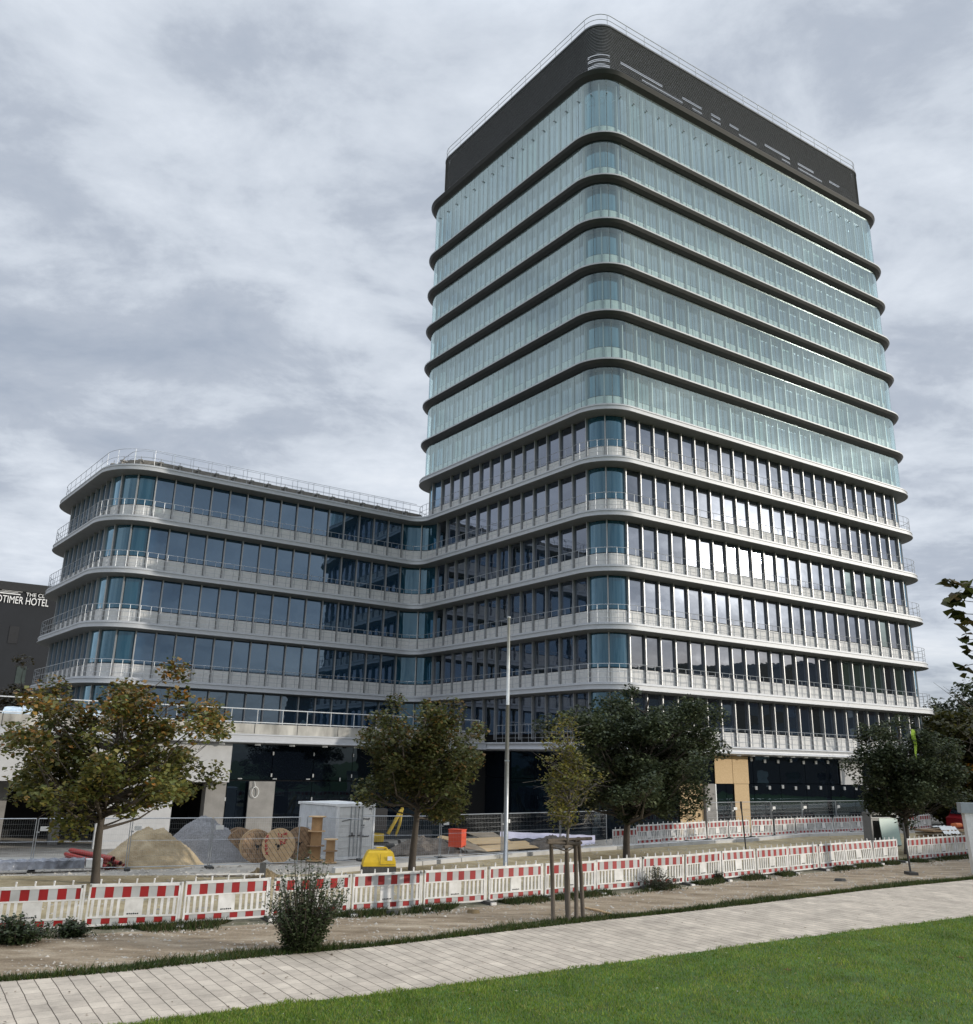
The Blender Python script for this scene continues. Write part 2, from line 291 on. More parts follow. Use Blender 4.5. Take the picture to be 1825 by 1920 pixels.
def paver_mat():
    ma=bpy.data.materials.new('pavers'); ma.use_nodes=True; t=ma.node_tree; b=t.nodes['Principled BSDF']; b.inputs['Roughness'].default_value=0.8
    co=t.nodes.new('ShaderNodeTexCoord'); mp=t.nodes.new('ShaderNodeMapping'); mp.inputs['Rotation'].default_value=(0,0,R(57.0)); t.links.new(co.outputs['Object'],mp.inputs[0])
    nw=t.nodes.new('ShaderNodeTexNoise'); nw.inputs['Scale'].default_value=2.2; nw.inputs['Detail'].default_value=3; t.links.new(mp.outputs[0],nw.inputs['Vector'])
    sc=t.nodes.new('ShaderNodeVectorMath'); sc.operation='MULTIPLY_ADD'; sc.inputs[1].default_value=(0.035,0.035,0); t.links.new(nw.outputs['Color'],sc.inputs[0]); t.links.new(mp.outputs[0],sc.inputs[2])
    br=t.nodes.new('ShaderNodeTexBrick'); br.offset=0.5; br.inputs['Scale'].default_value=1.0; br.inputs['Brick Width'].default_value=0.42; br.inputs['Row Height'].default_value=0.28
    br.inputs['Mortar Size'].default_value=0.0075; br.inputs['Mortar Smooth'].default_value=0.3; br.inputs['Bias'].default_value=0.0
    br.inputs['Color1'].default_value=(0.60,0.52,0.42,1); br.inputs['Color2'].default_value=(0.49,0.42,0.34,1); br.inputs['Mortar'].default_value=(0.27,0.235,0.19,1)
    b2=t.nodes.new('ShaderNodeTexBrick'); b2.offset=0.0; b2.inputs['Scale'].default_value=1.0; b2.inputs['Brick Width'].default_value=80.0; b2.inputs['Row Height'].default_value=0.28; b2.inputs['Mortar Size'].default_value=0.011; b2.inputs['Mortar Smooth'].default_value=0.4
    b2.inputs['Color1'].default_value=(1,1,1,1); b2.inputs['Color2'].default_value=(0.95,0.95,0.95,1); b2.inputs['Mortar'].default_value=(0.30,0.28,0.25,1)
    t.links.new(sc.outputs[0],br.inputs['Vector']); t.links.new(sc.outputs[0],b2.inputs['Vector'])
    mb2=t.nodes.new('ShaderNodeMixRGB'); mb2.blend_type='MULTIPLY'; mb2.inputs[0].default_value=1.0; t.links.new(br.outputs['Color'],mb2.inputs[1]); t.links.new(b2.outputs['Color'],mb2.inputs[2])
    no=t.nodes.new('ShaderNodeTexNoise'); no.inputs['Scale'].default_value=1.1; no.inputs['Detail'].default_value=10; no.inputs['Roughness'].default_value=0.75; t.links.new(co.outputs['Object'],no.inputs['Vector'])
    mr=t.nodes.new('ShaderNodeMapRange'); mr.inputs[1].default_value=0.3; mr.inputs[2].default_value=0.7; mr.inputs[3].default_value=0.62; mr.inputs[4].default_value=1.18; t.links.new(no.outputs['Fac'],mr.inputs[0])
    n3=t.nodes.new('ShaderNodeTexNoise'); n3.inputs['Scale'].default_value=45; n3.inputs['Detail'].default_value=4; t.links.new(co.outputs['Object'],n3.inputs['Vector'])
    m3=t.nodes.new('ShaderNodeMapRange'); m3.inputs[1].default_value=0.3; m3.inputs[2].default_value=0.7; m3.inputs[3].default_value=0.90; m3.inputs[4].default_value=1.07; t.links.new(n3.outputs['Fac'],m3.inputs[0])
    mm=t.nodes.new('ShaderNodeMath'); mm.operation='MULTIPLY'; t.links.new(mr.outputs[0],mm.inputs[0]); t.links.new(m3.outputs[0],mm.inputs[1])
    vm=t.nodes.new('ShaderNodeVectorMath'); vm.operation='SCALE'; t.links.new(mb2.outputs[0],vm.inputs[0]); t.links.new(mm.outputs[0],vm.inputs['Scale']); t.links.new(vm.outputs[0],b.inputs['Base Color'])
    bp=t.nodes.new('ShaderNodeBump'); bp.inputs['Strength'].default_value=0.5; bp.inputs['Distance'].default_value=0.01; bp.invert=True; t.links.new(br.outputs['Fac'],bp.inputs['Height']); t.links.new(bp.outputs[0],b.inputs['Normal'])
    return ma
def track_mat():
    ma=bpy.data.materials.new('dirt_track'); ma.use_nodes=True; t=ma.node_tree; b=t.nodes['Principled BSDF']; b.inputs['Roughness'].default_value=0.95
    co=t.nodes.new('ShaderNodeTexCoord'); mp=t.nodes.new('ShaderNodeMapping'); mp.inputs['Rotation'].default_value=(0,0,R(-35)); mp.inputs['Scale'].default_value=(0.42,1.3,1); t.links.new(co.outputs['Object'],mp.inputs[0])
    n1=t.nodes.new('ShaderNodeTexNoise'); n1.inputs['Scale'].default_value=1.5; n1.inputs['Detail'].default_value=9; n1.inputs['Roughness'].default_value=0.65; t.links.new(mp.outputs[0],n1.inputs['Vector'])
    rp=t.nodes.new('ShaderNodeValToRGB'); e=rp.color_ramp.elements; e[0].position=0.32; e[0].color=(0.16,0.115,0.07,1); e[1].position=0.68; e[1].color=(0.46,0.38,0.28,1); q=e.new(0.5); q.color=(0.29,0.225,0.15,1)
    t.links.new(n1.outputs['Fac'],rp.inputs[0])
    n2=t.nodes.new('ShaderNodeTexNoise'); n2.inputs['Scale'].default_value=16; n2.inputs['Detail'].default_value=8; n2.inputs['Roughness'].default_value=0.8; t.links.new(co.outputs['Object'],n2.inputs['Vector'])
    mr=t.nodes.new('ShaderNodeMapRange'); mr.inputs[1].default_value=0.3; mr.inputs[2].default_value=0.7; mr.inputs[3].default_value=0.7; mr.inputs[4].default_value=1.3; t.links.new(n2.outputs['Fac'],mr.inputs[0])
    vm=t.nodes.new('ShaderNodeVectorMath'); vm.operation='SCALE'; t.links.new(rp.outputs[0],vm.inputs[0]); t.links.new(mr.outputs[0],vm.inputs['Scale']); t.links.new(vm.outputs[0],b.inputs['Base Color'])
    # tyre tread bars running along the near edge
    mp2=t.nodes.new('ShaderNodeMapping'); mp2.inputs['Rotation'].default_value=(0,0,R(-10)); mp2.inputs['Scale'].default_value=(1,1,1); t.links.new(co.outputs['Object'],mp2.inputs[0])
    wv=t.nodes.new('ShaderNodeTexWave'); wv.inputs['Scale'].default_value=2.6; wv.inputs['Distortion'].default_value=1.2; wv.inputs['Detail'].default_value=3; t.links.new(mp2.outputs[0],wv.inputs['Vector'])
    ad=t.nodes.new('ShaderNodeMath'); ad.operation='MULTIPLY_ADD'; ad.inputs[1].default_value=0.05; t.links.new(wv.outputs['Fac'],ad.inputs[0]); t.links.new(n2.outputs['Fac'],ad.inputs[2])
    bp=t.nodes.new('ShaderNodeBump'); bp.inputs['Strength'].default_value=0.9; bp.inputs['Distance'].default_value=0.06; t.links.new(ad.outputs[0],bp.inputs['Height']); t.links.new(bp.outputs[0],b.inputs['Normal'])
    return ma
sheet('lawn',[lambda x:-600+0*x,lambda x:-40+0*x,lambda x:np.minimum(yL(x)-1,5),yL],m_lawn)
sheet('path',[yL,lambda x:(yL(x)+yP(x))/2,yP],paver_mat())
sheet('grass_verge',[yP,yV],m_verge)
sheet('dirt_track',[yV,lambda x:(yV(x)+yB(x))/2,lambda x:yB(x)-0.55],track_mat())
sheet('barrier_verge',[lambda x:yB(x)-0.55,lambda x:yB(x)+0.5],mat('weedy_soil',(0.07,0.075,0.035),0.95,0,2.5,0.3,0.7,30,c2=(0.26,0.23,0.17)))
sheet('sand_strip',[lambda x:yB(x)+0.5,lambda x:(yB(x)+yK(x))/2+0.2,yK],m_sand)
def off(d): return lambda x: yK(x)+d
sheet('site_ground',[off(d) for d in (0,0.25,0.55,0.85,1.5,3,5,7,9,11,13,16,20,30,50,90,160,600)],m_site,zsite)
# concrete kerb between the sand strip and the site
mb=MB(); xs=np.arange(-5.2,27,0.5)
for i in range(len(xs)-1):
    if i%3==2: gap=0.03
    else: gap=0.0
    x0,x1=xs[i],xs[i+1]-gap; a=(x0,float(yK(x0))-0.16); b=(x1,float(yK(x1))-0.16)
    d=Vector((b[0]-a[0],b[1]-a[1],0)).normalized(); n=Vector((-d.y,d.x,0))*0.22
    A=Vector((a[0],a[1],0));B=Vector((b[0],b[1],0))
    mb.add([A+Vector((0,0,-.3)),B+Vector((0,0,-.3)),B+n+Vector((0,0,-.6)),A+n+Vector((0,0,-.6)),A+Vector((0,0,.16)),B+Vector((0,0,.16)),B+n+Vector((0,0,.18)),A+n+Vector((0,0,.18))],[(0,1,5,4),(1,2,6,5),(2,3,7,6),(3,0,4,7),(4,5,6,7)])
tag(mb.build('kerb',mat('kerb_concrete',(0.50,0.50,0.49),0.85,0,2,0.12,0.2,30)),kind='structure')
# grass blades
def blades(name,n,xr,ylo,yhi,h0,h1,w,cols,dens_pow=1.0,material=None,zz=0.0):
    X=RNG.uniform(xr[0],xr[1],n); t=RNG.random(n)**dens_pow
    lo=ylo(X); hi=yhi(X); Y=lo+(hi-lo)*t
    H=RNG.uniform(h0,h1,n)*(0.7+0.6*np.sin(X*1.7+Y*0.8)**2*RNG.random(n)); a=RNG.uniform(0,2*np.pi,n); W=w*RNG.uniform(0.6,1.4,n)
    dx,dy=np.cos(a)*W,np.sin(a)*W; lean=RNG.normal(0,0.45,(n,2))*H[:,None]
    co=np.zeros((n,3,3)); co[:,0]=np.stack([X-dx,Y-dy,np.full(n,zz)],1); co[:,1]=np.stack([X+dx,Y+dy,np.full(n,zz)],1); co[:,2]=np.stack([X+lean[:,0],Y+lean[:,1],zz+H],1)
    c=np.array(cols)[RNG.integers(0,len(cols),n)]*RNG.uniform(0.75,1.25,(n,1))
    o=raw_mesh(name,co.reshape(-1,3),3,material,c); return o
m_bl=mat('grass_blade',(0.50,0.56,0.5),0.55,0,0.7,0.12,c2=(1.15,1.02,0.9),att=True,trans=0.35,spec=0.25)
o=blades('lawn_grass',150000,(-6.5,17.5),lambda x:np.maximum(yL(x)*0+12.6,yL(x)-9.5),lambda x:yL(x)+0.05+0.10*np.sin(x*5.3)*np.sin(x*1.9+1)+0.05*np.sin(x*17.0),0.035,0.075,0.007,[(0.21,0.34,0.045),(0.165,0.285,0.034),(0.27,0.39,0.06),(0.11,0.20,0.026),(0.36,0.38,0.13)],0.85,m_bl)
tag(o,'short bright green mown lawn grass in the foreground','grass',kind='stuff')
o=blades('verge_grass',34000,(-14,36),lambda x:yP(x)-0.10,lambda x:yV(x),0.04,0.16,0.010,[(0.045,0.085,0.018),(0.06,0.10,0.022),(0.03,0.06,0.012),(0.10,0.10,0.04)],1.6,m_bl)
tag(o,'narrow strip of darker rough grass along the far edge of the paved path','grass',kind='stuff')
def patchy(name,n,yc,spread,h0,h1,w,cols,label,xr=(-13,27),thr=0.0):
    X=[];Y=[]
    while len(X)<n:
        x=random.uniform(*xr); y=float(yc(x))+random.gauss(0,spread)
        if mnoise.noise(Vector((x*0.7,y*0.7,3.3)))>thr: X.append(x);Y.append(y)
    X=np.array(X);Y=np.array(Y); H=RNG.uniform(h0,h1,n); a=RNG.uniform(0,2*np.pi,n); dx,dy=np.cos(a)*w,np.sin(a)*w; lean=RNG.normal(0,0.5,(n,2))*H[:,None]
    co=np.zeros((n,3,3)); co[:,0]=np.stack([X-dx,Y-dy,0*X],1); co[:,1]=np.stack([X+dx,Y+dy,0*X],1); co[:,2]=np.stack([X+lean[:,0],Y+lean[:,1],H],1)
    c=np.array(cols)[RNG.integers(0,len(cols),n)]*RNG.uniform(0.7,1.3,(n,1))
    return tag(raw_mesh(name,co.reshape(-1,3),3,m_bl,c),label,'weeds',kind='stuff')
patchy('ground_weeds',30000,lambda x:yB(x)-0.25,0.28,0.04,0.20,0.014,[(0.04,0.075,0.02),(0.06,0.09,0.03),(0.12,0.11,0.06),(0.03,0.055,0.015)],'low ragged weeds growing along the foot of the near barriers',thr=-0.12)
# pebbles
def pebbles(name,n,pf,r0,r1,material,label):
    base=np.array([(1,0,0),(-1,0,0),(0,1,0),(0,-1,0),(0,0,1),(0,0,-1)],dtype=float); tri=np.array([(0,2,4),(2,1,4),(1,3,4),(3,0,4)])
    co=[];cols=[]
    for i in range(n):
        x,y,z=pf(); r=random.uniform(r0,r1)*random.choice((0.6,0.8,1.0,1.0,1.6)); s=np.array([random.uniform(.7,1.3),random.uniform(.7,1.3),random.uniform(.4,.8)])*r
        a=random.random()*6.28; m=np.array([[math.cos(a),-math.sin(a),0],[math.sin(a),math.cos(a),0],[0,0,1]])
        v=(base*s)@m.T+np.array([x,y,z]); co.append(v[tri].reshape(-1,3)); cols+= [[random.uniform(.6,1.2)]*3]*4
    return tag(raw_mesh(name,np.concatenate(co),3,material,np.array(cols)),label,'gravel',kind='stuff')
m_peb=mat('pebble',(0.40,0.37,0.32),0.85,0,20,0.15,att=True)
def pf():
    x=random.uniform(-13,24); t=random.choice((random.gauss(0.12,0.08),random.gauss(0.9,0.1),random.random())); return x,float(yV(x)+(yB(x)-0.5-yV(x))*t),0.0
pebbles('loose_stones',5200,pf,0.012,0.035,m_peb,'loose pale stones scattered over the dirt track')
# ================================================================ the office building
P=Vector((7.3356,51.1011)); dL=Vector((-0.59736,0.80197)); dR=Vector((0.84582,0.53346)); dW=Vector((-0.82618,-0.56341))
VR=P+dR*35.308; VL=P+dL*24.038; VB=VR+dL*24.038; Jp=P+dL*21.263; Wc=Jp+dW*23.836; We=Vector((-36.144,68.164)); nWb=-dW
Q2=VL+dR*10; Q1=Q2+dL*12
Z0=8.305; H=3.6
def LZ(k): return 4.815 if k==-1 else (53.508 if k==12 else Z0+H*k)
TOWER=[(P,2.78),(VR,2.78),(VB,2.78),(VL,2.78)]
UNION=[(P,2.78),(VR,2.78),(VB,2.78),(Q2,0),(Q1,0),(We+nWb*6,0),(We,4.1),(Wc,3.36),(Jp,-1.2)]
def inset(corners,e):
    n=len(corners); out=[]
    for i in range(n):
        a=corners[i-1][0]; b,r=corners[i]; c=corners[(i+1)%n][0]
        d1=(b-a).normalized(); d2=(c-b).normalized(); n1=Vector((-d1.y,d1.x)); n2=Vector((-d2.y,d2.x))
        # offset lines meet
        A=b+n1*e; B=b+n2*e; den=d1.x*d2.y-d1.y*d2.x
        if abs(den)<1e-6: V=A
        else:
            t=((B.x-A.x)*d2.y-(B.y-A.y)*d2.x)/den; V=A+d1*t
        rr=0 if r==0 else (max(r-e,0.05) if r>0 else -( -r+e))
        out.append((V,d1,d2,rr))
    return out
def fillet(V,d1,d2,r):
    ang=math.acos(max(-1,min(1,(-d1).dot(d2)))); R_=abs(r); t=R_/math.tan(ang/2)
    a=V-d1*t; b=V+d2*t; bis=(-d1+d2).normalized(); c=V+bis*(R_/math.sin(ang/2)); return a,b,c,R_
def arcpts(a,b,c,r,n):
    a0=math.atan2(a.y-c.y,a.x-c.x); a1=math.atan2(b.y-c.y,b.x-c.x); da=(a1-a0+math.pi)%(2*math.pi)-math.pi
    return [Vector((c.x+r*math.cos(a0+da*i/(n-1)),c.y+r*math.sin(a0+da*i/(n-1)))) for i in range(n)],abs(da)*r
def ring(corners,e,z,n=14):
    out=[]
    for V,d1,d2,r in inset(corners,e):
        if r==0: out.append((V.x,V.y,z)); continue
        a,b,c,R_=fillet(V,d1,d2,r); pts,_=arcpts(a,b,c,R_,n); out+=[(p.x,p.y,z) for p in pts]
    return out
def segs(corners,e):
    "straight runs and arcs at inset e, in order: ('L',A,B) / ('A',points)"
    ins=inset(corners,e); n=len(ins); fl=[None if q[3]==0 else fillet(*q) for q in ins]; out=[]
    for i in range(n):
        if fl[i]: out.append(('A',i,fl[i]))
        s=fl[i][1] if fl[i] else ins[i][0]; j=(i+1)%n; t=fl[j][0] if fl[j] else ins[j][0]
        out.append(('L',i,(s,t)))
    return out
def divs(corners,e,step,visible,jobs=None):
    "points dividing the outline into bays: list of bays, each a list of 2-D points (curved bays have several)"
    bays=[]
    for kind,i,dat in segs(corners,e):
        if (kind,i) not in visible: continue
        if kind=='L':
            A,B=dat; L_=(B-A).length; d=(B-A)/L_; st=visible[(kind,i)]
            n=max(1,round(L_/step)); w=L_/n
            for k in range(n): bays.append([A+d*w*k,A+d*w*(k+1)])
        else:
            a,b,c,r=dat; _,ln=arcpts(a,b,c,r,2); n=max(1,round(ln/1.35)); pts,_=arcpts(a,b,c,r,n*6+1)
            for k in range(n): bays.append(pts[k*6:k*6+7])
    return bays
VT={('A',0):1,('L',0):1,('A',1):1,('L',1):1,('A',2):1,('L',2):0,('A',3):1,('L',3):1}
VU={('A',0):1,('L',0):1,('A',1):1,('L',1):1,('A',6):1,('L',6):1,('A',7):1,('L',7):1,('A',8):1,('L',8):1,('A',2):1}
BO=(P.x,P.y,0)
bld=thing('office_building','tall glass office tower with rounded corners and a lower curved wing, still under construction','office building',(P.x,P.y,0))
def bb(mb,name,mats,smooth=False): return mb.build(name,mats,bld,smooth,off=BO)
# floor slabs
for k in range(0,13):
    z=LZ(k); mb=MB(); cs=UNION if k<=4 else TOWER
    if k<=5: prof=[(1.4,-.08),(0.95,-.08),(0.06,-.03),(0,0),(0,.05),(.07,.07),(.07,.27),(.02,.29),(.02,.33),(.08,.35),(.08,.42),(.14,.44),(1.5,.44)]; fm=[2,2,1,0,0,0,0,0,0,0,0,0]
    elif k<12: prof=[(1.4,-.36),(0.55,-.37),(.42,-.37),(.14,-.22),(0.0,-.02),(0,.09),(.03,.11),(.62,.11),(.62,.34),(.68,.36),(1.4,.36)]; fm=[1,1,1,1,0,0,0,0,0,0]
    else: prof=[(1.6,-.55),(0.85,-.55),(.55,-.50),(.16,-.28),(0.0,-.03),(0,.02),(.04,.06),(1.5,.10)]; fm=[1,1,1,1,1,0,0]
    rs=[ring(cs,e,z+dz) for e,dz in prof]
    for a,b,m in zip(rs[:-1],rs[1:],fm): mb.loft([a,b],True,m)
    # joints in the fascia
    bb(mb,'floor_slab',[m_sl,m_sd if k>5 else m_so,m_so],True)
    o=scene.objects[-1] if False else None
# core: inner closed wall and roofs (keeps light from passing through)
mb=MB()
a=ring(TOWER,1.35,-0.8); b=ring(TOWER,1.35,53.6); mb.loft([a,b]); mb.add(b,[tuple(range(len(b)))])
bb(mb,'core_wall',m_dk)
mb=MB(); cs=UNION
a=ring(cs,1.4,4.6); b=ring(cs,1.4,LZ(4)+0.43); mb.loft([a,b]); bb(mb,'core_wall',m_dk)
# flat wing roof
mb=MB(); wr=[(-3.2,0)]
WING=[Jp,VL,VL+dR*1.0,Q2,Q1,We+nWb*6,We,Wc]
b=ring(UNION,0.9,LZ(4)+0.45); mb.add(b,[tuple(range(len(b)))]); bb(mb,'roof',mat('roof_gravel',(0.26,0.25,0.24),0.95,0,8,0.2,0.4,40))
# roof upstand with rail ballast along the wing
def wing_path(e,z,s0=0.8,s1=0.0,n=16):
    ins=inset(UNION,e); V,d1,d2,r=ins[7]; a,b_,c,R_=fillet(V,d1,d2,r); pts,_=arcpts(a,b_,c,R_,n)
    VJ=ins[8][0]; V6=ins[6]; a6,b6,c6,r6=fillet(*V6); p6,_=arcpts(a6,b6,c6,r6,8)
    return [Vector((p.x,p.y,z)) for p in ([p6[2]]+p6[3:]+pts+[VJ-(VJ-V).normalized()*s0])]
z4=LZ(4)
mb=MB(); o1=wing_path(1.0,z4+.44,0.5); o2=[p+Vector((0,0,.62)) for p in wing_path(1.15,z4+.44,0.5)]; o3=[p+Vector((0,0,.62)) for p in wing_path(2.7,z4+.44,0.5)]
mb.loft([o1,o2,o3],False); bb(mb,'roof_upstand',mat('upstand_felt',(0.17,0.155,0.135),0.9,0,5,0.25,0.3,30))
def walk(path,step,start=0.0,closed=False):
    out=[]; acc=-start; pts=list(path)+([path[0]] if closed else [])
    for a,b in zip(pts[:-1],pts[1:]):
        a=Vector(a);b=Vector(b); l=(b-a).length
        while acc+step<=l+1e-9 or (not out and acc<=0):
            if not out and acc<=0: t=-acc; 
            else: t=acc+step
            out.append((a+(b-a)*(t/l if l>0 else 0),(b-a).normalized())); acc=t
        acc-=l
    return out
def railing(path,step,hgt,mids,name='railing',rr=0.018,closed=False,start=0.0,foot=0.0):
    mb=MB()
    for h in [hgt]+mids: mb.tube([Vector(p)+Vector((0,0,h)) for p in path],rr if h==hgt else rr*0.8,5,closed=closed)
    for p,d in walk(path,step,start,closed): mb.tube([p-Vector((0,0,foot)),p+Vector((0,0,hgt))],rr*0.85,4)
    return bb(mb,name,m_ra)
railing(wing_path(0.35,z4+.44,0.6),1.31,1.15,[0.6])
railing(wing_path(1.9,z4+1.0,0.6),1.31,1.0,[0.5])
for p,d in walk(wing_path(.85,z4+.60,0.6),1.31,0.5):
    a=math.atan2(d.y,d.x); mb=MB(); mx=Matrix.Rotation(a,3,'Z')
    mb.box(p+Vector((0,0,.30)),(0.30,0.4,.10),0,mx); mb.box(p+Vector((0,0,.14)),(0.08,0.35,.28),0,mx); mb.tube([p+Vector((0,0,.3)),p+Vector((0,0,.62))],.02,5); bb(mb,'rail_foot',m_co)
# balcony railings per floor
for k in (0,1,2,3): 
    full=ring(UNION,0.16,LZ(k)+.43,14)
    # from behind the wing round the wing, the re-entrant corner and the tower to its far right corner
    idx=14*3+3+8; vis=full[idx:]+full[:14*2-1]
    railing(vis,0.655,1.10,[0.62,0.28])
full=ring(TOWER,0.16,LZ(4)+.43,14); railing(full[14*3:]+full[:14*2-1],0.655,1.10,[0.62,0.28])
full=ring(TOWER,0.16,LZ(-1)+.43,14); VIS=full[:14*2-1]
railing([Vector((P.x+dL.x*10.6,P.y+dL.y*10.6,LZ(-1)+.43))]+full[:14*2-1],0.655,1.10,[0.62,0.28])
# facade bays
win=[];mul=[];scr=[]
m_head=m_md
def area2(q):
    s=[proj(p) for p in q]; A=0
    for i in range(len(s)): A+=s[i][0]*s[(i+1)%len(s)][1]-s[(i+1)%len(s)][0]*s[i][1]
    return abs(A)/2
def seen(a,b):
    c=(a+b)/2; d=(b-a); n=Vector((d.y,-d.x)); return n.dot(-c)>0     # outline runs counter-clockwise: outward normal to the right
def side_w(c): return 0.0
spd=MB()
for k in range(-1,12):
    cs=UNION if k<=3 else TOWER; vis=VU if k<=3 else VT
    if k==-1: cs,vis=UNION,VU
    L0=LZ(k); L1=LZ(k+1)
    e=1.0
    ztop=L1-(0.075 if k+1<=5 else 0.40 if k+1<12 else 0.54)
    zsill=L0+1.35
    bays=divs(cs,e,1.31,vis)
    for b in bays:
        a_,b_=b[0],b[-1]
        if not seen(a_,b_) and not (len(b)>2): continue
        zs=zsill
        onwing = k==-1 and ((a_+b_)/2-P).dot(dL)>3.0
        if onwing: zs=5.75
        inner=[p for p in b]
        d=(b_-a_).normalized(); n=Vector((d.y,-d.x))
        curved=len(b)>2
        quad=[]
        ins_=0.03
        bp=[b[0]+d*0.06]+b[1:-1]+[b[-1]-d*0.06]
        if len(bp)==2: j0,j1=random.gauss(0,.0045),random.gauss(0,.0045); k0=random.gauss(0,.005); jb=[j0,j1]; jt=[j0+k0,j1+k0]
        else: jb=jt=[0]*len(bp)
        vs=[(p.x-n.x*(ins_+j),p.y-n.y*(ins_+j),zs+.05) for p,j in zip(bp,jb)]+[(p.x-n.x*(ins_+j),p.y-n.y*(ins_+j),ztop-.03) for p,j in zip(bp,jt)]
        m=len(bp); fs=[(i,i+1,m+i+1,m+i) for i in range(m-1)]
        A=area2([vs[0],vs[m-1],vs[2*m-1],vs[m]])*(1 if seen(a_,b_) else 0.1)
        r_=random.random()
        right=abs(d.dot(dR))>0.98 and (a_-P).dot(dL)<5
        if curved: gm=GLC
        elif k>=5 and r_>.86: gm=GL[2]
        elif right and k in (0,1,2) and (a_-P).dot(dR)>22 and r_<0.35: gm=GL[2]
        elif not right and (a_-P).dot(dL)>20.5: gm=GL[3]
        else: gm=GL[0] if r_<0.62 else GL[1]
        win.append((A,vs,fs,gm,curved))
        # spandrel behind the balcony
        if zs==zsill:
            o=len(spd.v); vs2=[(p.x,p.y,L0+.36) for p in bp]+[(p.x,p.y,zs) for p in bp]; 
            spd.add(vs2,fs); 
            # top return and frame line
            spd.add([(p.x,p.y,zs) for p in bp]+[(p.x-n.x*.12,p.y-n.y*.12,zs) for p in bp],fs)
        # mullion fin at the start of the bay
        zb=L0+.40 if zs==zsill else zs-.3
        tx=Vector((d.x,d.y,0)); ny=Vector((n.x,n.y,0)); mid=Vector((a_.x,a_.y,(zb+ztop)/2))
        if curved: dd=(b[1]-b[0]).normalized(); tx=Vector((dd.x,dd.y,0)); ny=Vector((dd.y,-dd.x,0))
        mx=Matrix((tx,ny,Vector((0,0,1)))).transposed()
        mul.append((A,mid+ny*0.045,(0.075,0.19,ztop-zb),mx))
win.sort(key=lambda t:-t[0])
rest={}
for i,(A,vs,fs,gm,curved) in enumerate(win):
    if i<100:
        mb=MB(); mb.add(vs,fs); bb(mb,'window',gm,curved)
    else: rest.setdefault(0,[]).append((vs,fs,gm))
mb=MB(); gms=[GL[0],GL[1],GL[2],GL[3],GLC]
for vs,fs,gm in rest[0]: mb.add(vs,fs,gms.index(gm))
tag(bb(mb,'window',gms),kind='stuff')
mul.sort(key=lambda t:-t[0]); mb=MB()
for i,(A,c,dm,mx) in enumerate(mul):
    if i<100: q=MB(); q.box(c,dm,0,mx); bb(q,'mullion',m_mu)
    else: mb.box(c,dm,0,mx)
tag(bb(mb,'mullion',m_mu),kind='stuff')
bb(spd,'spandrel',m_sp)
# outer glass screen on the upper storeys
for k in range(5,12):
    L0=LZ(k); L1=LZ(k+1); zt=L1-(.42 if k+1<12 else .52)
    for b in divs(TOWER,0.50,1.29,{('A',0):1,('L',0):1,('A',1):1,('L',1):1,('A',3):1,('L',3):1,('A',2):1}):
        halves=[[b[0],(b[0]+b[-1])/2],[(b[0]+b[-1])/2,b[-1]]] if len(b)==2 else [b]
        for h in halves:
            d=(h[-1]-h[0]).normalized(); q=[h[0]+d*.016]+h[1:-1]+[h[-1]-d*.016]; m=len(q)
            vs=[(p.x,p.y,L0+.06) for p in q]+[(p.x,p.y,zt) for p in q]; fs=[(i,i+1,m+i+1,m+i) for i in range(m-1)]
            A=area2([vs[0],vs[m-1],vs[2*m-1],vs[m]])*(1 if seen(h[0],h[-1]) else 0.1); scr.append((A,vs,fs,1 if len(h)>2 else 0))
for k in range(5,12):
    L0=LZ(k); zt=LZ(k+1)-(.42 if k+1<12 else .52); mb=MB()
    for b in divs(TOWER,0.50,1.29,{('A',0):1,('L',0):1,('A',1):1,('L',3):1,('A',3):1}):
        for p in ([b[0],(b[0]+b[-1])/2] if len(b)==2 else [b[0]]):
            d=(b[-1]-b[0]).normalized(); n=Vector((d.y,-d.x)); mx=Matrix((Vector((d.x,d.y,0)),Vector((n.x,n.y,0)),Vector((0,0,1)))).transposed(); mb.box(Vector((p.x-n.x*.03,p.y-n.y*.03,(L0+.06+zt)/2)),(.03,.05,zt-L0-.06),0,mx)
    bb(mb,'screen_joints',m_gs0)
scr.sort(key=lambda t:-t[0]); mb=MB()
for i,(A,vs,fs,cv) in enumerate(scr):
    if i<100: q=MB(); q.add(vs,fs); bb(q,'glass_screen',SKINC if cv else SKIN)
    else: mb.add(vs,fs,cv)
tag(bb(mb,'glass_screen',[SKIN,SKINC]),kind='stuff')
# screen holders: thin struts in the tall top storey and a slim post line on all
zt=LZ(11)+3.75
for b in divs(TOWER,0.50,1.29,{('L',0):1,('L',3):1,('A',0):1}):
    a=b[0]; d=(b[-1]-b[0]).normalized(); n=Vector((-d.y,d.x)); q=MB(); p=Vector((a.x,a.y,zt)); nn=Vector((n.x,n.y,0))
    q.tube([p-nn*0.12,p+nn*0.95+Vector((d.x,d.y,0))*0.35+Vector((0,0,.30))],0.022,5); q.tube([p+nn*0.1,p+nn*0.5-Vector((d.x,d.y,0))*0.4+Vector((0,0,-.25))],0.018,5)
    q.cyl(p-nn*.10,0.06,0.05,8); bb(q,'bracket',m_gv)
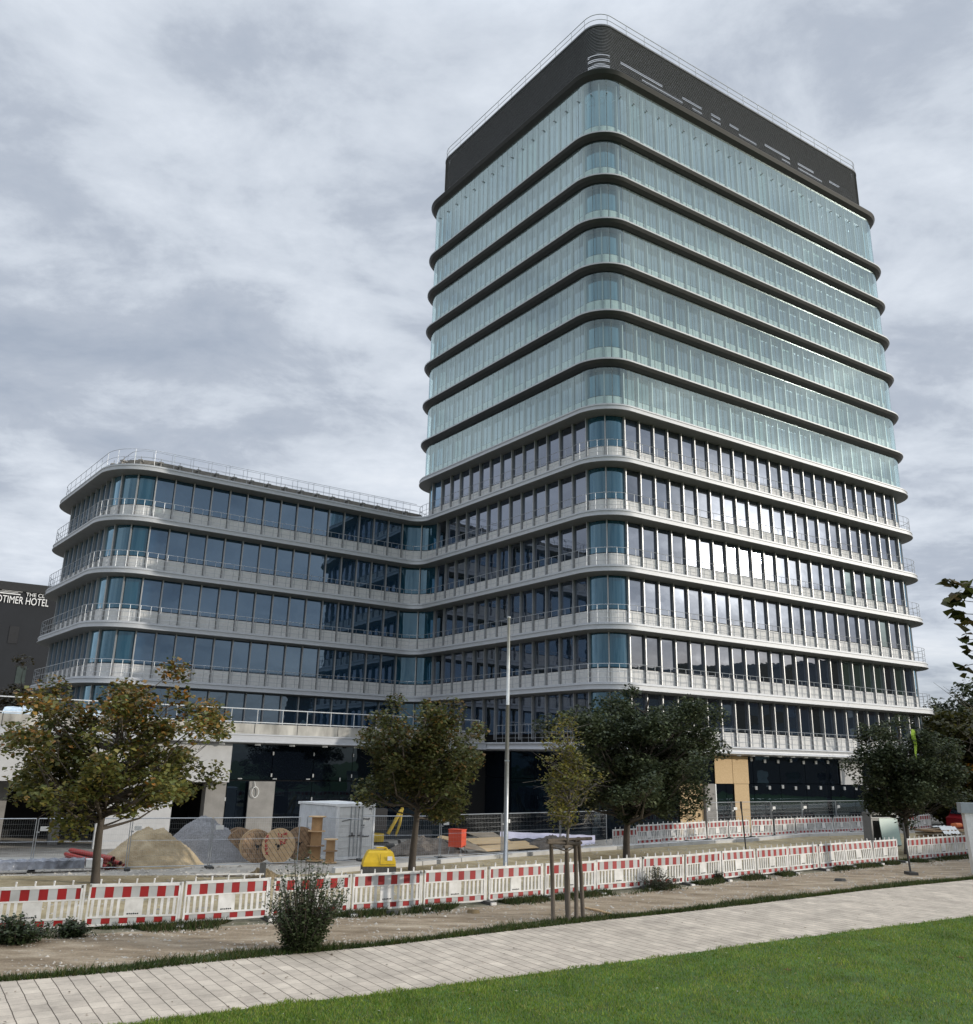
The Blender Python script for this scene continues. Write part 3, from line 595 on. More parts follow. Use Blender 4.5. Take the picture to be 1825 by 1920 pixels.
# crown of louvres
zc0=LZ(12)+.06; zc1=58.75; nl=36
mb=MB()
for i in range(nl):
    z=zc0+.12+(zc1-zc0-.2)*i/nl; t=i/nl; e=1.15
    rs=[ring(TOWER,e+.03,z,12),ring(TOWER,e,z+.01,12),ring(TOWER,e+.05,z+.118,12),ring(TOWER,e+.12,z+.118,12)]
    mb.loft(rs)
bb(mb,'louvre_screen',m_lv)
mb=MB(); rs=[ring(TOWER,e,z,12) for e,z in ((1.13,zc1-.14),(1.13,zc1),(1.17,zc1+.05),(1.5,zc1+.05),(1.5,zc1-.14))]; mb.loft(rs); 
bb(mb,'coping',m_lv)
# plant room walls behind the louvres, leaving a slot of sky
mb=MB()
for za,zb_ in ((LZ(12)-.1,zc0+1.55),(zc0+1.85,zc0+2.1),(zc0+2.35,zc0+2.6),(zc0+2.8,zc1-.05)): mb.loft([ring(TOWER,1.55,za,10),ring(TOWER,1.55,zb_,10)])
slots=divs(TOWER,1.55,1.1,{('L',0):1,('L',3):1,('L',1):1,('A',1):1,('A',3):1,('A',2):1,('L',2):1})
for i,b in enumerate(slots):
    f=random.random()
    left=(b[0]-P).dot(dR)<2 or (b[0]-P).dot(dL)>2
    for ya,yb in ((1.5,1.9),(2.05,2.4),(2.55,2.85)):
        if left or random.random()<0.5: mb.add([(b[0].x,b[0].y,zc0+ya),(b[-1].x,b[-1].y,zc0+ya),(b[-1].x,b[-1].y,zc0+yb),(b[0].x,b[0].y,zc0+yb)],[(0,1,2,3)])
bb(mb,'plant_room_wall',m_dk)
railing(ring(TOWER,1.25,zc1+.05,12),1.9,1.0,[0.5],rr=0.028,closed=True)
# dark round opening low in the crown
c=P+dR*10.25; n=Vector((dR.y,-dR.x)); c2=c-n*1.13; mxr=Matrix((Vector((dR.x,dR.y,0)),Vector((0,0,1)),Vector((n.x,n.y,0)))).transposed()
mb=MB(); mb.cyl(Vector((c2.x,c2.y,zc0+.55)),.38,.16,20,0,mxr); o=bb(mb,'round_opening',m_dk)
mb=MB(); mb.box(Vector((c2.x+n.x*.13,c2.y+n.y*.13,zc0+.35)),(.12,.3,.08),0,mxr); bb(mb,'cleaning_lamp',m_wm)
# ---- ground floor, tower side: canopy slab + dark shopfront, boards, white panel
z=LZ(-1); mb=MB(); prof=[(1.3,-.10),(0.9,-.10),(0.06,-.03),(0,0),(0,.05),(.07,.07),(.07,.32),(.02,.34),(.02,.40),(.08,.42),(.14,.44),(1.3,.44)]; rs=[ring(TOWER,e,z+dz) for e,dz in prof]
mb.loft(rs); bb(mb,'floor_slab',m_sl,True)
def face_pt(s,e,z,A=P,d=dR):
    n=Vector((d.y,-d.x)); q=A+d*s-n*e; return Vector((q.x,q.y,z))
def panel(A,d,s0,s1,e,z0,z1,name,m_,th=.05,sm=False):
    n=Vector((d.y,-d.x)); q=MB(); a=A+d*s0-n*e; b=A+d*s1-n*e; c=(a+b)/2
    mx=Matrix((Vector((d.x,d.y,0)),Vector((n.x,n.y,0)),Vector((0,0,1)))).transposed(); q.box(Vector((c.x,c.y,(z0+z1)/2)),(s1-s0,th,z1-z0),0,mx); return bb(q,name,m_)
s=2.6
while s<31.5:
    s1=min(s+2.62,32.2); boarded_low= 5.5<(s+s1)/2<9.3; boarded_high= 8.0<(s+s1)/2<12
    panel(P,dR,s+.02,s1-.02,1.02,3.02,4.70,'shop_window',SHOP); 
    panel(P,dR,s+.02,s1-.02,1.02,-.7,2.98,'shop_window',SHOP); s=s1
panel(P,dR,9.45,11.05,.93,2.98,4.68,'osb_board',m_osb,.03); panel(P,dR,11.09,12.55,.93,2.98,4.68,'osb_board',m_osb,.03); panel(P,dR,11.15,12.5,.93,-.6,2.96,'osb_board',m_osb,.03)
panel(P,dR,6.3,8.3,.93,-.6,2.96,'osb_board',m_osb,.03); panel(P,dR,28.6,29.2,.5,-.6,2.5,'osb_board',m_osb,.05)
panel(P,dR,8.35,9.25,.90,-.6,2.96,'column',m_co,.3); panel(P,dR,9.3,9.42,.90,-.6,2.96,'post',m_gv,.12)
panel(P,dR,22.0,24.5,.90,2.98,4.62,'white_panel',m_wl,.05)
# left side of the tower base
mb=MB()
dLn=-dL
def lpanel(t0,t1,z0,z1,name,m_,e=1.02,th=.05):
    n=Vector((-dL.y,dL.x)); n = n if n.dot(-P)>0 else -n
    a=P+dL*t0-n*e; b=P+dL*t1-n*e; c=(a+b)/2; q=MB(); mx=Matrix((Vector((dL.x,dL.y,0)),Vector((n.x,n.y,0)),Vector((0,0,1)))).transposed(); q.box(Vector((c.x,c.y,(z0+z1)/2)),(t1-t0,th,z1-z0),0,mx); return bb(q,name,m_)
t=2.6
while t<12.5:
    lpanel(t+.02,t+2.6,3.02,4.70,'shop_window',SHOP); lpanel(t+.02,t+2.6,-1.2,2.98,'shop_window',SHOP); t+=2.62
mb=MB(); r1=ring(TOWER,1.02,-1.2,14)[:14]; r2=ring(TOWER,1.02,4.7,14)[:14]; mb.loft([r1,r2],False); bb(mb,'shop_window',SHOP)
# small white glazing clips
mcl=m_wm; k=0
for s in np.arange(12.9,30,1.31):
    for (zz_,e_) in ((4.45,.93),(2.75,.93)):
        q=MB(); c=face_pt(s+(0.3 if zz_<3 else 0),e_,zz_+random.uniform(-.06,.06)); q.box(c,(.14,.14,.22)); bb(q,'glazing_clip',mcl)
for s in np.arange(0.5,31,1.31):
    q=MB(); c=face_pt(s,0.25,LZ(-1)-.08); q.box(c,(.28,.10,.09)); bb(q,'soffit_clip',mcl)
# ---- podium with terrace in front of the wing
PA=Vector((-12.59,52.33)); n_=Vector((dR.y,-dR.x)); PA2=PA  # a point of the lip
s_end=15.3
def prof_run(prof,s0,s1,name,mats,fm=None,zb=LZ(-1)-.03):
    mb=MB(); rows=[]
    for e,dz in prof: rows.append([face_pt(s,e,zb+dz,PA2,dR) for s in (s0,s1)])
    for i in range(len(rows)-1): mb.loft([rows[i],rows[i+1]],False,0 if fm is None else fm[i])
    return bb(mb,name,mats)
prof_run([(2.2,-.10),(.9,-.10),(.06,-.03),(0,0),(0,.05),(.07,.07),(.07,.38),(.02,.40),(.02,.46),(.25,.48)],-45,s_end,'podium_slab',[m_sl,m_so],[1,1,0,0,0,0,0,0,0])
prof_run([(.25,.44),(.25,1.06),(.55,1.06),(.55,1.0),(7,1.0)],-45,s_end,'parapet',m_cs)
for s in np.arange(-40,15,2.62):
    q=MB(); mx=Matrix((Vector((dR.x,dR.y,0)),Vector((n_.x,n_.y,0)),Vector((0,0,1)))).transposed()
    q.box(face_pt(s,.245,LZ(-1)+.78,PA2),(.02,.03,.6),0,mx); 
    if -16<s: bb(q,'parapet_joint',m_md)
rp=[face_pt(s,.42,LZ(-1)+1.02,PA2) for s in (-45,s_end-.3)]
mb=MB()
for h in (.10,.86): mb.tube([p+Vector((0,0,h)) for p in rp],.032,6)
for s in np.arange(-30,15,1.55): p=face_pt(s,.42,LZ(-1)+1.0,PA2); mb.tube([p,p+Vector((0,0,.86))],.026,5)
bb(mb,'railing',mat('rail_white',(0.62,0.63,0.63),0.4,0.2))
# lower part: rendered panels, dark garage mouth, shopfront
panel(PA,dR,-30,-1.80,.75,2.55,4.70,'wall_panel',m_wl,.3)
panel(PA,dR,-8.6,-4.8,.9,-1.2,2.54,'wall_panel',m_wl,.3)
panel(PA,dR,-2.9,-1.75,1.6,-1.2,4.6,'column',m_co,.8)
s=-1.7
while s<12:
    panel(PA,dR,s+.02,s+2.58,1.3,2.68,4.72,'shop_window',SHOP); panel(PA,dR,s+.02,s+2.58,1.3,-1.4,2.62,'shop_window',SHOP); 
    for zz_ in (4.2,2.95,1.6):
        q=MB(); q.box(face_pt(s+random.uniform(-.05,.05),1.2,zz_,PA),(.06,.06,.20)); bb(q,'glazing_clip',mcl)
    s+=2.6
for s in np.arange(-1,13,2.1):
    q=MB(); q.box(face_pt(s,1.2,2.74+random.choice((0,0,.22)),PA),(.22,.06,.06) if random.random()<.6 else (.07,.07,.2)); bb(q,'glazing_clip',mcl)
for s in np.arange(-13,13,2.1):
    q=MB(); q.box(face_pt(s,.35,LZ(-1)-.13,PA),(.30,.12,.12)); bb(q,'soffit_clip',mcl)
panel(PA,dR,-.5,1.05,.95,-1.3,2.60,'pier',m_co,.12)
mb=MB(); cpt=face_pt(-.15,.78,2.0,PA); mb.tube([cpt+Vector((dR.x*.2*math.cos(a),dR.y*.2*math.cos(a),.3*math.sin(a))) for a in np.linspace(0,6.2,20)],.025,5,closed=True)
mb.tube([cpt+Vector((0,0,.3)),cpt+Vector((-.1,0,.6))],.02,5); bb(mb,'cable_loop',m_wm)
# garage interior
mb=MB()
a=[face_pt(-30,9,-1.4,PA),face_pt(-1.75,9,-1.4,PA),face_pt(-1.75,1.9,-1.4,PA)]; mb.loft([a,[p+Vector((0,0,6)) for p in a]],False)
c=[face_pt(-30,.9,2.56,PA),face_pt(-1.75,.9,2.56,PA),face_pt(-1.75,9,2.56,PA),face_pt(-30,9,2.56,PA)]; mb.add(c,[(0,1,2,3)])
bb(mb,'garage_wall',m_dk)
for s in (-13.2,-10.4): panel(PA,dR,s,s+.5,4.0,-1.4,2.55,'column',m_co,.5)
panel(PA,dR,13.0,24.0,1.6,-1.4,4.7,'dark_backing',m_dk,.1)
panel(PA,dR,-1.74,13.2,1.42,-1.4,4.78,'dark_backing',m_dk,.08)  # dark backing added so no sky light shows between the panes
# base strip
panel(PA,dR,-1.7,12,1.2,-1.3,-.35,'base_strip',mat('bitumen',(0.06,0.065,0.07),0.7,0,3,0.2),.05)
# ================================================================ trees and plants
def leafcloud(centers,rad,nleaf,size,palette,flat=0.8,droop=0.3,outer=None):
    co=[];cols=[]
    pal=np.array(palette)
    for i,(c,rr) in enumerate(zip(centers,rad)):
        n=int(nleaf*rr*rr/ (0.6*0.6)); 
        if n<3: n=3
        p=RNG.normal(0,1,(n,3)); p/=np.linalg.norm(p,axis=1)[:,None]+1e-6; p*= (RNG.random((n,1))**0.45)*rr; p[:,2]*=flat; p+=np.array(c)
        s=size*RNG.uniform(0.6,1.35,n)
        a=RNG.uniform(0,2*np.pi,n); tilt=RNG.normal(0.0,0.55,n)+droop
        ux=np.stack([np.cos(a),np.sin(a),-np.sin(tilt)*0.9],1); ux/=np.linalg.norm(ux,axis=1)[:,None]
        up=np.stack([RNG.normal(0,.35,n),RNG.normal(0,.35,n),np.ones(n)],1); w=np.cross(up,ux); w/=np.linalg.norm(w,axis=1)[:,None]
        nn=np.cross(ux,w)
        L_=s[:,None]; 
        base=p-ux*L_*0.5; tip=p+ux*L_*0.5-nn*L_*0.12
        l=p+w*L_*0.42+nn*L_*0.10+ux*L_*0.05; r=p-w*L_*0.42+nn*L_*0.10+ux*L_*0.05
        l2=p+w*L_*.22+ux*L_*.30; r2=p-w*L_*.22+ux*L_*.30
        q=np.stack([base,r,r2,tip,l2,l],1); co.append(q.reshape(-1,3))
        k=pal[RNG.integers(0,len(pal),n)] if outer is None else outer(p,n)
        cl=k*RNG.uniform(0.65,1.3,(n,1))*random.uniform(0.75,1.2); cols.append(cl)
    return np.concatenate(co),np.concatenate(cols)
m_leaf=mat('leaf',(1,1,1),0.5,0,2,0.1,att=True,trans=0.30,spec=0.35)
m_bark=mat('bark',(0.075,0.062,0.05),0.9,0,9,0.3,0.5,50,stretch=(1,1,0.25))
m_bark2=mat('bark_grey',(0.13,0.115,0.10),0.9,0,9,0.3,0.5,50,stretch=(1,1,0.25))
def tree(label,base,h0,cz,rx,rz,palette,nclump,nleaf,size,trunk=0.14,group=None,seed=1,name='maple_tree',shape=0.0,lean=(0,0),crad=(.45,.8),outer=None,bark=None,inner=0.25,cat='tree',irr=0.35,xc=0.0,sx=1.0):
    random.seed(seed); global RNG; RNG=np.random.default_rng(seed)
    t=thing(name,label,cat,base,0,group); mb=MB(); top=cz+rz*0.75
    def stem(z): return Vector((lean[0]*z+0.06*math.sin(z*1.3+seed)+xc*max(0,(z-h0))/max(.1,(top-h0)),lean[1]*z+0.05*math.cos(z*1.1),z))
    zs=np.linspace(-0.25,top,12); mb.tube([stem(z) for z in zs],[trunk*(1.25 if z<0.1 else 1)*(1-0.85*max(0,z)/top)+0.012 for z in zs],8)
    cen=[];rad=[]
    ph=random.uniform(0,6)
    while len(cen)<nclump:
        v=Vector((random.gauss(0,1),random.gauss(0,1),random.gauss(0,1))).normalized(); r=(inner+(1-inner)*random.random()**0.5)
        lob=1+irr*mnoise.noise(v*1.7+Vector((seed*3.1,ph,0)))*1.6
        p=Vector((xc*0.6+v.x*rx*r*lob*sx,v.y*rx*r*lob,cz+v.z*rz*r*lob))
        if shape>0 and v.z<0: p.z=cz+v.z*rz*r*lob*(1-shape)
        if p.z<h0*0.9: p.z=h0*0.9+random.random()*.3
        cr=random.uniform(*crad)
        cen.append(p); rad.append(cr)
    for p in cen:
        z0=max(h0*random.uniform(0.85,1.45),min(top*0.95,p.z-(Vector((p.x,p.y)).length)*random.uniform(.5,.8))); a=stem(z0); m1=a.lerp(p,0.5)+Vector((random.gauss(0,.12),random.gauss(0,.12),-0.10*(p-a).length)); l=(p-a).length
        mb.tube([a,a.lerp(m1,.5)+Vector((random.gauss(0,.05),random.gauss(0,.05),0)),m1,m1.lerp(p,.55)+Vector((random.gauss(0,.06),random.gauss(0,.06),.03)),p],[.012+.016*l,.010+.012*l,.008+.009*l,.012,.005],5)
        for _ in range(3):
            e=p+Vector((random.gauss(0,.35),random.gauss(0,.35),random.gauss(0,.25))); mb.tube([m1.lerp(p,.6),e],[.009,.003],3,cap=False)
    mb.build('trunk',bark or m_bark,t,True)
    co,cl=leafcloud(cen,rad,nleaf,size,palette,outer=outer); raw_mesh('crown',co,6,m_leaf,cl,t); return t
OL=[(0.145,0.145,0.036),(0.11,0.125,0.032),(0.18,0.155,0.040),(0.085,0.10,0.026)]
def autumn(p,n):
    z=p[:,2]; f=np.clip((z-3.6)/2.6,0,1)*0.68+0.06
    pick=RNG.random(n)<f*RNG.uniform(.3,1.0)
    a=np.array(OL)[RNG.integers(0,4,n)]; b=np.array([(0.33,0.15,0.03),(0.27,0.16,0.04),(0.20,0.14,0.04),(0.30,0.19,0.05)])[RNG.integers(0,4,n)]
    return np.where(pick[:,None],b,a)
b=G(177,1656); tree('wide maple turning orange at the top, leftmost tree behind the near barriers',b,1.9,4.0,3.55,2.75,OL,112,165,.165,.135,'street trees along the building site',3,outer=autumn,shape=.15,xc=0.1,crad=(.42,.72),inner=.15,sx=1.12,irr=.18)
def autumn2(p,n):
    f=np.clip((p[:,2]-3.0)/5,0,1)*.25+.08; pick=RNG.random(n)<f
    a=np.array([(0.088,0.10,0.030),(0.070,0.084,0.028),(0.11,0.11,0.036)])[RNG.integers(0,3,n)]; b=np.array([(0.16,0.095,0.025),(0.12,0.085,0.025)])[RNG.integers(0,2,n)]
    return np.where(pick[:,None],b,a)
b=G(775,1632); tree('dense olive green maple with a few brown leaves, left of the tall metal pole',b,1.9,3.95,2.75,2.75,OL,105,210,.145,.13,'street trees along the building site',11,outer=autumn2,shape=.2,xc=.3,crad=(.40,.72),inner=.12)
DG=[(0.050,0.068,0.032),(0.064,0.082,0.038),(0.038,0.052,0.026),(0.11,0.13,0.065)]
b=G(1178,1612); tree('big dark green maple before the boarded entrance of the tower',b,1.6,4.35,4.1,3.45,DG,170,250,.145,.15,'street trees along the building site',23,shape=.1,xc=1.1,crad=(.45,.85),inner=.05)
b=G(1703,1602); t4=tree('dark green maple with a lime green ribbon, at the right end of the tower',b,1.5,3.9,2.9,2.85,DG,110,230,.145,.14,'street trees along the building site',31,shape=.1,xc=.2,crad=(.45,.8),inner=.05)
# young staked tree by the path
YG=[(0.20,0.18,0.03),(0.10,0.11,0.022),(0.15,0.12,0.03),(0.07,0.08,0.02)]
b=G(1066,1724); sap=tree('slim young tree with sparse yellow-green leaves held by wooden stakes by the path',b,1.75,3.62,0.80,1.42,[(.19,.18,.035),(.14,.15,.03),(.22,.18,.04)],64,170,.085,.045,None,41,'young_tree',crad=(.22,.40),inner=.05,irr=.5,bark=m_bark2)
sk=thing('tree_stake_frame','rough wooden stakes with cross rails round the young tree by the path','tree support',G(1066,1725))
o0=G(1066,1725); m_wd=mat('weathered_wood',(0.105,0.085,0.065),0.9,0,12,0.3,0.4,60,stretch=(1,1,.2))
def rel(px_,py_): return G(px_,py_)-o0
tops=[]
for (bx,by,tx,h) in ((1038,1727,1033,2.05),(1067,1726,1062,2.0),(1081,1724,1079,2.0),(1094,1721,1085,2.05)):
    p=rel(bx,by); w=AT(tx,1590,(o0+p).y)-o0; q=Vector((w.x,p.y,h)); m2=MB(); m2.tube([p+Vector((0,0,-.2)),p.lerp(q,.5)+Vector((.01,0,0)),q],[.058,.056,.05],8); m2.build('stake',m_wd,sk,True); tops.append(q)
for a_,b_,dz in ((0,2,-.10),(1,3,-.16),(0,3,-.05)):
    a=tops[a_]+Vector((0,-.06,dz)); b=tops[b_]+Vector((0,-.06,dz)); d=(b-a).normalized()*.12; m2=MB(); m2.tube([a-d,b+d*(4 if b_==3 and a_==0 else 1)],.045,7); m2.build('cross_rail',m_wd,sk,True)
m2=MB(); m2.tube([tops[0]+Vector((0,-.05,-.2)),tops[1]+Vector((0,-.07,-.28)),tops[3]+Vector((0,-.05,-.2))],.02,5); m2.build('tie',m_wd,sk)
# leafy branch of a near tree at the right edge
nt_=tree('near tree whose big dark leaves reach in at the right edge of the picture',(9.6,12.2,0),4.9,6.05,2.2,.85,[(0.035,0.035,0.012),(0.05,0.045,0.015),(0.028,0.03,0.012),(0.09,0.05,0.02)],46,150,.15,.16,None,52,'chestnut_tree',crad=(.28,.5),inner=.3,irr=.1)
random.seed(5); RNG=np.random.default_rng(5)
mb=MB(); cs_=[];rd=[]
for (px_,py_,r_) in ((1780,1092,.14),(1795,1125,.17),(1805,1168,.17),(1812,1200,.14),(1788,1150,.08),(1815,1222,.10),(1804,1250,.08),(1820,1262,.10),(1800,1098,.15),(1818,1110,.17)):
    q=AT(px_,py_,12.0)-Vector((9.6,12.2,0)); cs_.append(q); rd.append(r_); mb.tube([Vector((-.6,0,6.1)),Vector((-1.8,-.1,q.z*.6+2.45)),q],[.02,.012,.004],4)
mb.build('twig',m_bark,nt_); co,cl=leafcloud(cs_,rd,130,.19,[(0.055,0.065,0.018),(0.075,0.075,0.02),(0.10,0.07,0.025)]); raw_mesh('foliage',co,6,m_leaf,cl,nt_)
# trees beyond the site
for i,(px_,Y,top,r,pal,lb) in enumerate(((1775,88,11.0,6.0,DG,'tall dark tree beyond the right end of the site'),(1805,70,9.6,4.2,[(0.06,0.065,0.02),(0.085,0.08,0.02)],'olive yellow tree in front of the tall dark tree, far right'),(1745,100,12.5,5.5,[(0.028,0.038,0.016),(0.04,0.05,0.02)],'far dark tree just beside the tower, beyond the site'),(1845,80,12.0,5.5,DG,'dark tree cut by the right edge of the picture, beyond the orange excavator'))):
    q=AT(px_,1440,Y); tree(lb,(q.x,Y,-.4),1.2,top*.52,r,top*.46,pal,60,34,.42,.25,'trees beyond the site',60+i,'broadleaf_tree',crad=(1.0,1.7),inner=.1)
q=AT(22,1400,74); tree('small brown-leaved tree before the dark hotel at the left edge',(q.x,74,-.4),3,6.4,3.0,4.4,[(0.055,0.045,0.02),(0.07,0.05,0.02),(0.035,0.035,0.015)],40,34,.28,.18,None,71,'broadleaf_tree',crad=(.8,1.3),inner=.1)
q=AT(1795,1330,62); mb=MB(); random.seed(9)
bt=thing('bare_tree','leafless tree with thin bare twigs against the sky at the right','tree',(q.x+3.5,62,-.4)); mb.tube([(0,0,-.2),(-.1,0,5),(-.5,0,8.5)],[.2,.12,.05],6); 
for i in range(16):
    z=random.uniform(4.5,8.5); a=Vector((-.1-.1*(z-5),0,z)); b=a+Vector((random.uniform(-4.5,-.6),random.gauss(0,.8),random.uniform(.3,3.0))); m_=a.lerp(b,.5)+Vector((0,0,-.35)); mb.tube([a,m_,b],[.05,.03,.008],4)
    for _ in range(4): c=m_.lerp(b,random.random()); mb.tube([c,c+Vector((random.gauss(0,.5),0,random.uniform(.2,1.0)))],[.014,.004],3)
mb.build('trunk',m_bark,bt)
# lime ribbon hanging in tree four
rp_=AT(1708,1372,44.0); mb=MB(); mb.loft([[(0,0,0),(.16,0,0)],[(.02,.03,-.3),(.22,0,-.35)],[(.10,0,-.6),(.26,.04,-.62)],[(.08,.02,-1.0),(.17,0,-1.0)],[(.12,0,-1.35),(.15,0,-1.35)]],False); mb.loft([[(.03,-.01,.12),(.2,.0,.1)],[(0,0,-.15),(.25,0,-.2)]],False); o=mb.build('ribbon',mat('lime_fabric',(0.50,0.72,0.08),0.6)); o.location=rp_; tag(o,'lime green ribbon hanging in the dark maple at the right','ribbon')
# bushes
def bush(label,base,h,w,nstem,pal,leafn,size,seed,group=None,name='bush',spread=.5,skirt=True):
    random.seed(seed); global RNG; RNG=np.random.default_rng(seed); t=thing(name,label,'bush',base,0,group); mb=MB(); cs_=[];rd=[]
    for i in range(nstem):
        a=random.uniform(0,6.28); r=random.random()**.6*w/2; hh=h*random.uniform(.55,1.0)*(1-.45*(r/(w/2))**1.5); tip=Vector((r*math.cos(a)*1.1,r*math.sin(a)*.8,hh)); b0=tip*spread*.35; b0.z=0; mid=b0.lerp(tip,.55)+Vector((0,0,.05)); mb.tube([b0,mid,tip],[.012,.008,.003],4,cap=False)
        for u in (.15,.3,.45,.6,.72,.84,.93,1.0):
            p=b0.lerp(tip,u); cs_.append(p+Vector((random.gauss(0,.02),random.gauss(0,.02),0))); rd.append(.05+.17*(1-u)+.02)
    mb.build('stem',m_bark,t); co,cl=leafcloud(cs_,rd,leafn,size,pal,flat=1.0,droop=-.5); raw_mesh('foliage',co,6,m_leaf,cl,t); return t
BG=[(0.035,0.055,0.020),(0.05,0.07,0.028),(0.025,0.04,0.015),(0.065,0.085,0.04)]
bush('large dark green feathery bush growing between the barriers and the path',G(566,1782),2.15,1.8,150,[(0.06,0.085,0.032),(0.075,0.10,0.04),(0.04,0.06,0.022),(0.10,0.12,0.06)],170,.06,81)
bush('low dark bushy weeds in front of the barriers at the left edge',G(28,1768),.62,1.5,70,BG,120,.07,82,'weeds by the barriers')
bush('small weed clump at the second barrier from the left',G(135,1756),.42,.8,36,BG,120,.06,83,'weeds by the barriers')
bush('straggly grey-green weed leaning on the barriers near the big dark maple',G(1232,1668),.75,1.5,50,[(0.07,0.085,0.05),(0.05,0.06,0.035)],70,.055,84,'weeds by the barriers')
bush('small weed tuft between two barriers right of the grey-green weed',G(1345,1652),.45,.5,22,BG,90,.05,85,'weeds by the barriers')
# ================================================================ barriers
m_red=mat('reflective_red',(0.21,0.008,0.010),0.45,0,1.2,0.12,c2=(0.34,0.014,0.014),rnd=True); m_gr=mat('reflective_grey',(0.34,0.34,0.33),0.4,0,1.6,0.10,c2=(0.48,0.49,0.49),rnd=True); m_ft=mat('recycled_rubber',(0.06,0.06,0.058),0.9,0,15,0.3)
m_wp=mat('dirty_white_plastic',(0.52,0.51,0.48),0.5,0,3,0.3,0.1,40,c2=(0.78,0.77,0.75),rnd=True)
m_tx=mat('black_print',(0.02,0.02,0.02),0.6)
def make_barrier():
    t=thing('barrier','red and white plastic site barrier panel','barrier'); W=2.02; f=MB()
    f.box((0,0,.958),(W,.05,.065)); f.box((0,0,.665),(W,.045,.035)); f.box((0,0,.255),(W,.045,.035)); f.box((0,0,.085),(W,.05,.045))
    for s in (-1,1): f.box((s*(W/2-.022),0,.53),(.044,.05,.93))
    f.build('frame',m_wp,t)
    for i in range(5): g=MB(); g.box((-.78+.39*i,0,1.03),(.035,.03,.08)); g.cyl((-.78+.39*i,0,1.08),.022,.03,8); g.build('peg',m_wp,t)
    tb=MB(); x=-W/2+.045; per=.385; w=.175; X0=-W/2+.045; X1=W/2-.045; i=0; x=X0; red=True
    lens=[.10,.195]+[.19,.195]*4+[.10]; tot=sum(lens); sc=(X1-X0)/tot; lb=MB()
    for i,l in enumerate(lens): tb.box((x+l*sc/2,-.0,.80),(l*sc-.001,.03,.245),i%2); lb.box((x+l*sc/2,0,.168),(l*sc-.001,.03,.12),i%2); x+=l*sc
    tb.build('stripe_board',[m_red,m_gr],t); lb.build('foot_board',[m_red,m_gr],t)
    sl=MB(); xs=[-.90,-.76,-.62,-.48,-.34,.34,.48,.62,.76,.90]
    for j,q in enumerate(xs): sl=MB(); sl.box((q,0,.46),(.062,.03,.39)); sl.build('slat',m_wp,t)
    c=MB(); c.box((0,0,.46),(.40,.03,.37)); cp=c.build('name_plate',m_wp,t); 
    for k in range(5): c=MB(); c.box((-.10+.05*k,-.017,.315),(.032,.006,.03)); 
    c=MB(); [c.box((-.12+.045*k,-.018,.315+.003*(k%2)),(.03,.006,.028 if k%3 else .034)) for k in range(6)]; pr=c.build('print',m_tx,cp)
    ft=MB(); ft.box((W/2+.03,0,.045),(.20,.80,.09)); ft.build('foot',m_ft,t); ft=MB(); ft.box((W/2+.03,-.43,.045),(.17,.07,.07)); ft.build('foot_cap',m_wp,t)
    pp=MB(); pp.box((W/2+.03,0,.5),(.045,.045,1.0)); pp.build('post',m_wp,t)
    return t
bar=make_barrier(); reg_children()
first=True
def lay(p,q,label,group,k):
    global first
    d=q-p; a=math.atan2(d.y,d.x); c=(p+q)/2; c.z=gz(c.x,c.y) if k!='near' else 0.0; l=d.length
    o=place(bar,first,c,a+random.gauss(0,.022),label,group,(min(1.04,max(.5,(l-.06)/2.08)),1,1)); first=False
    o.rotation_euler[0]=random.gauss(0,.035); o.rotation_euler[1]=random.gauss(0,.006)
    return o
random.seed(21); bx=-11.35; pts_b=[]
while len(pts_b)<20:
    pts_b.append(Vector((bx,float(yB(bx)),0))); sl_=float(yB(bx+.5)-yB(bx-.5)); bx+=2.165/math.sqrt(1+sl_*sl_)
for i in range(17):
    lay(pts_b[i],pts_b[i+1],'red and white barrier, %s from the left in the near row by the track'%ORD[i],'near row of site barriers','near')
g1=pts_b[17]+(pts_b[18]-pts_b[17])*.35; d1=(pts_b[19]-pts_b[18])
for i in range(3):
    lay(g1+d1*i,g1+d1*(i+1),('striped barrier just right of the dark post in the near row','striped barrier second right of the dark post in the near row','striped barrier at the right edge of the picture next to the white pylon')[i],'near row of site barriers','near')
FJ=[(1148,1590),(1196,1587),(1240,1583),(1286,1580),(1326,1577),(1366,1574.5),(1408,1572),(1451,1569.5),(1494,1567),(1530,1565),(1564,1564),(1596,1562.5),(1628,1561)]
for i in range(len(FJ)-1):
    lay(G(*FJ[i],z=-.05),G(*FJ[i+1],z=-.05),'striped barrier, %s from the left in the far row before the tower'%ORD[i],'far row of site barriers','far')
FK=[(1690,1557),(1722,1556),(1748,1554)]
for i in range(2): lay(G(*FK[i],z=0),G(*FK[i+1],z=0),('far striped barrier just left of the right maple trunk','far striped barrier just right of the right maple trunk')[i],'far row of site barriers','far')
# striped barrier lying flat behind the near row
o=copy_tree(bar); q=G(430,1650); o.location=(q.x,q.y,.12); o.rotation_euler=(R(80),0,R(15)); o['label']='white barrier lying nearly flat behind the near row, left of the feathery bush'; o['group']='loose barrier'
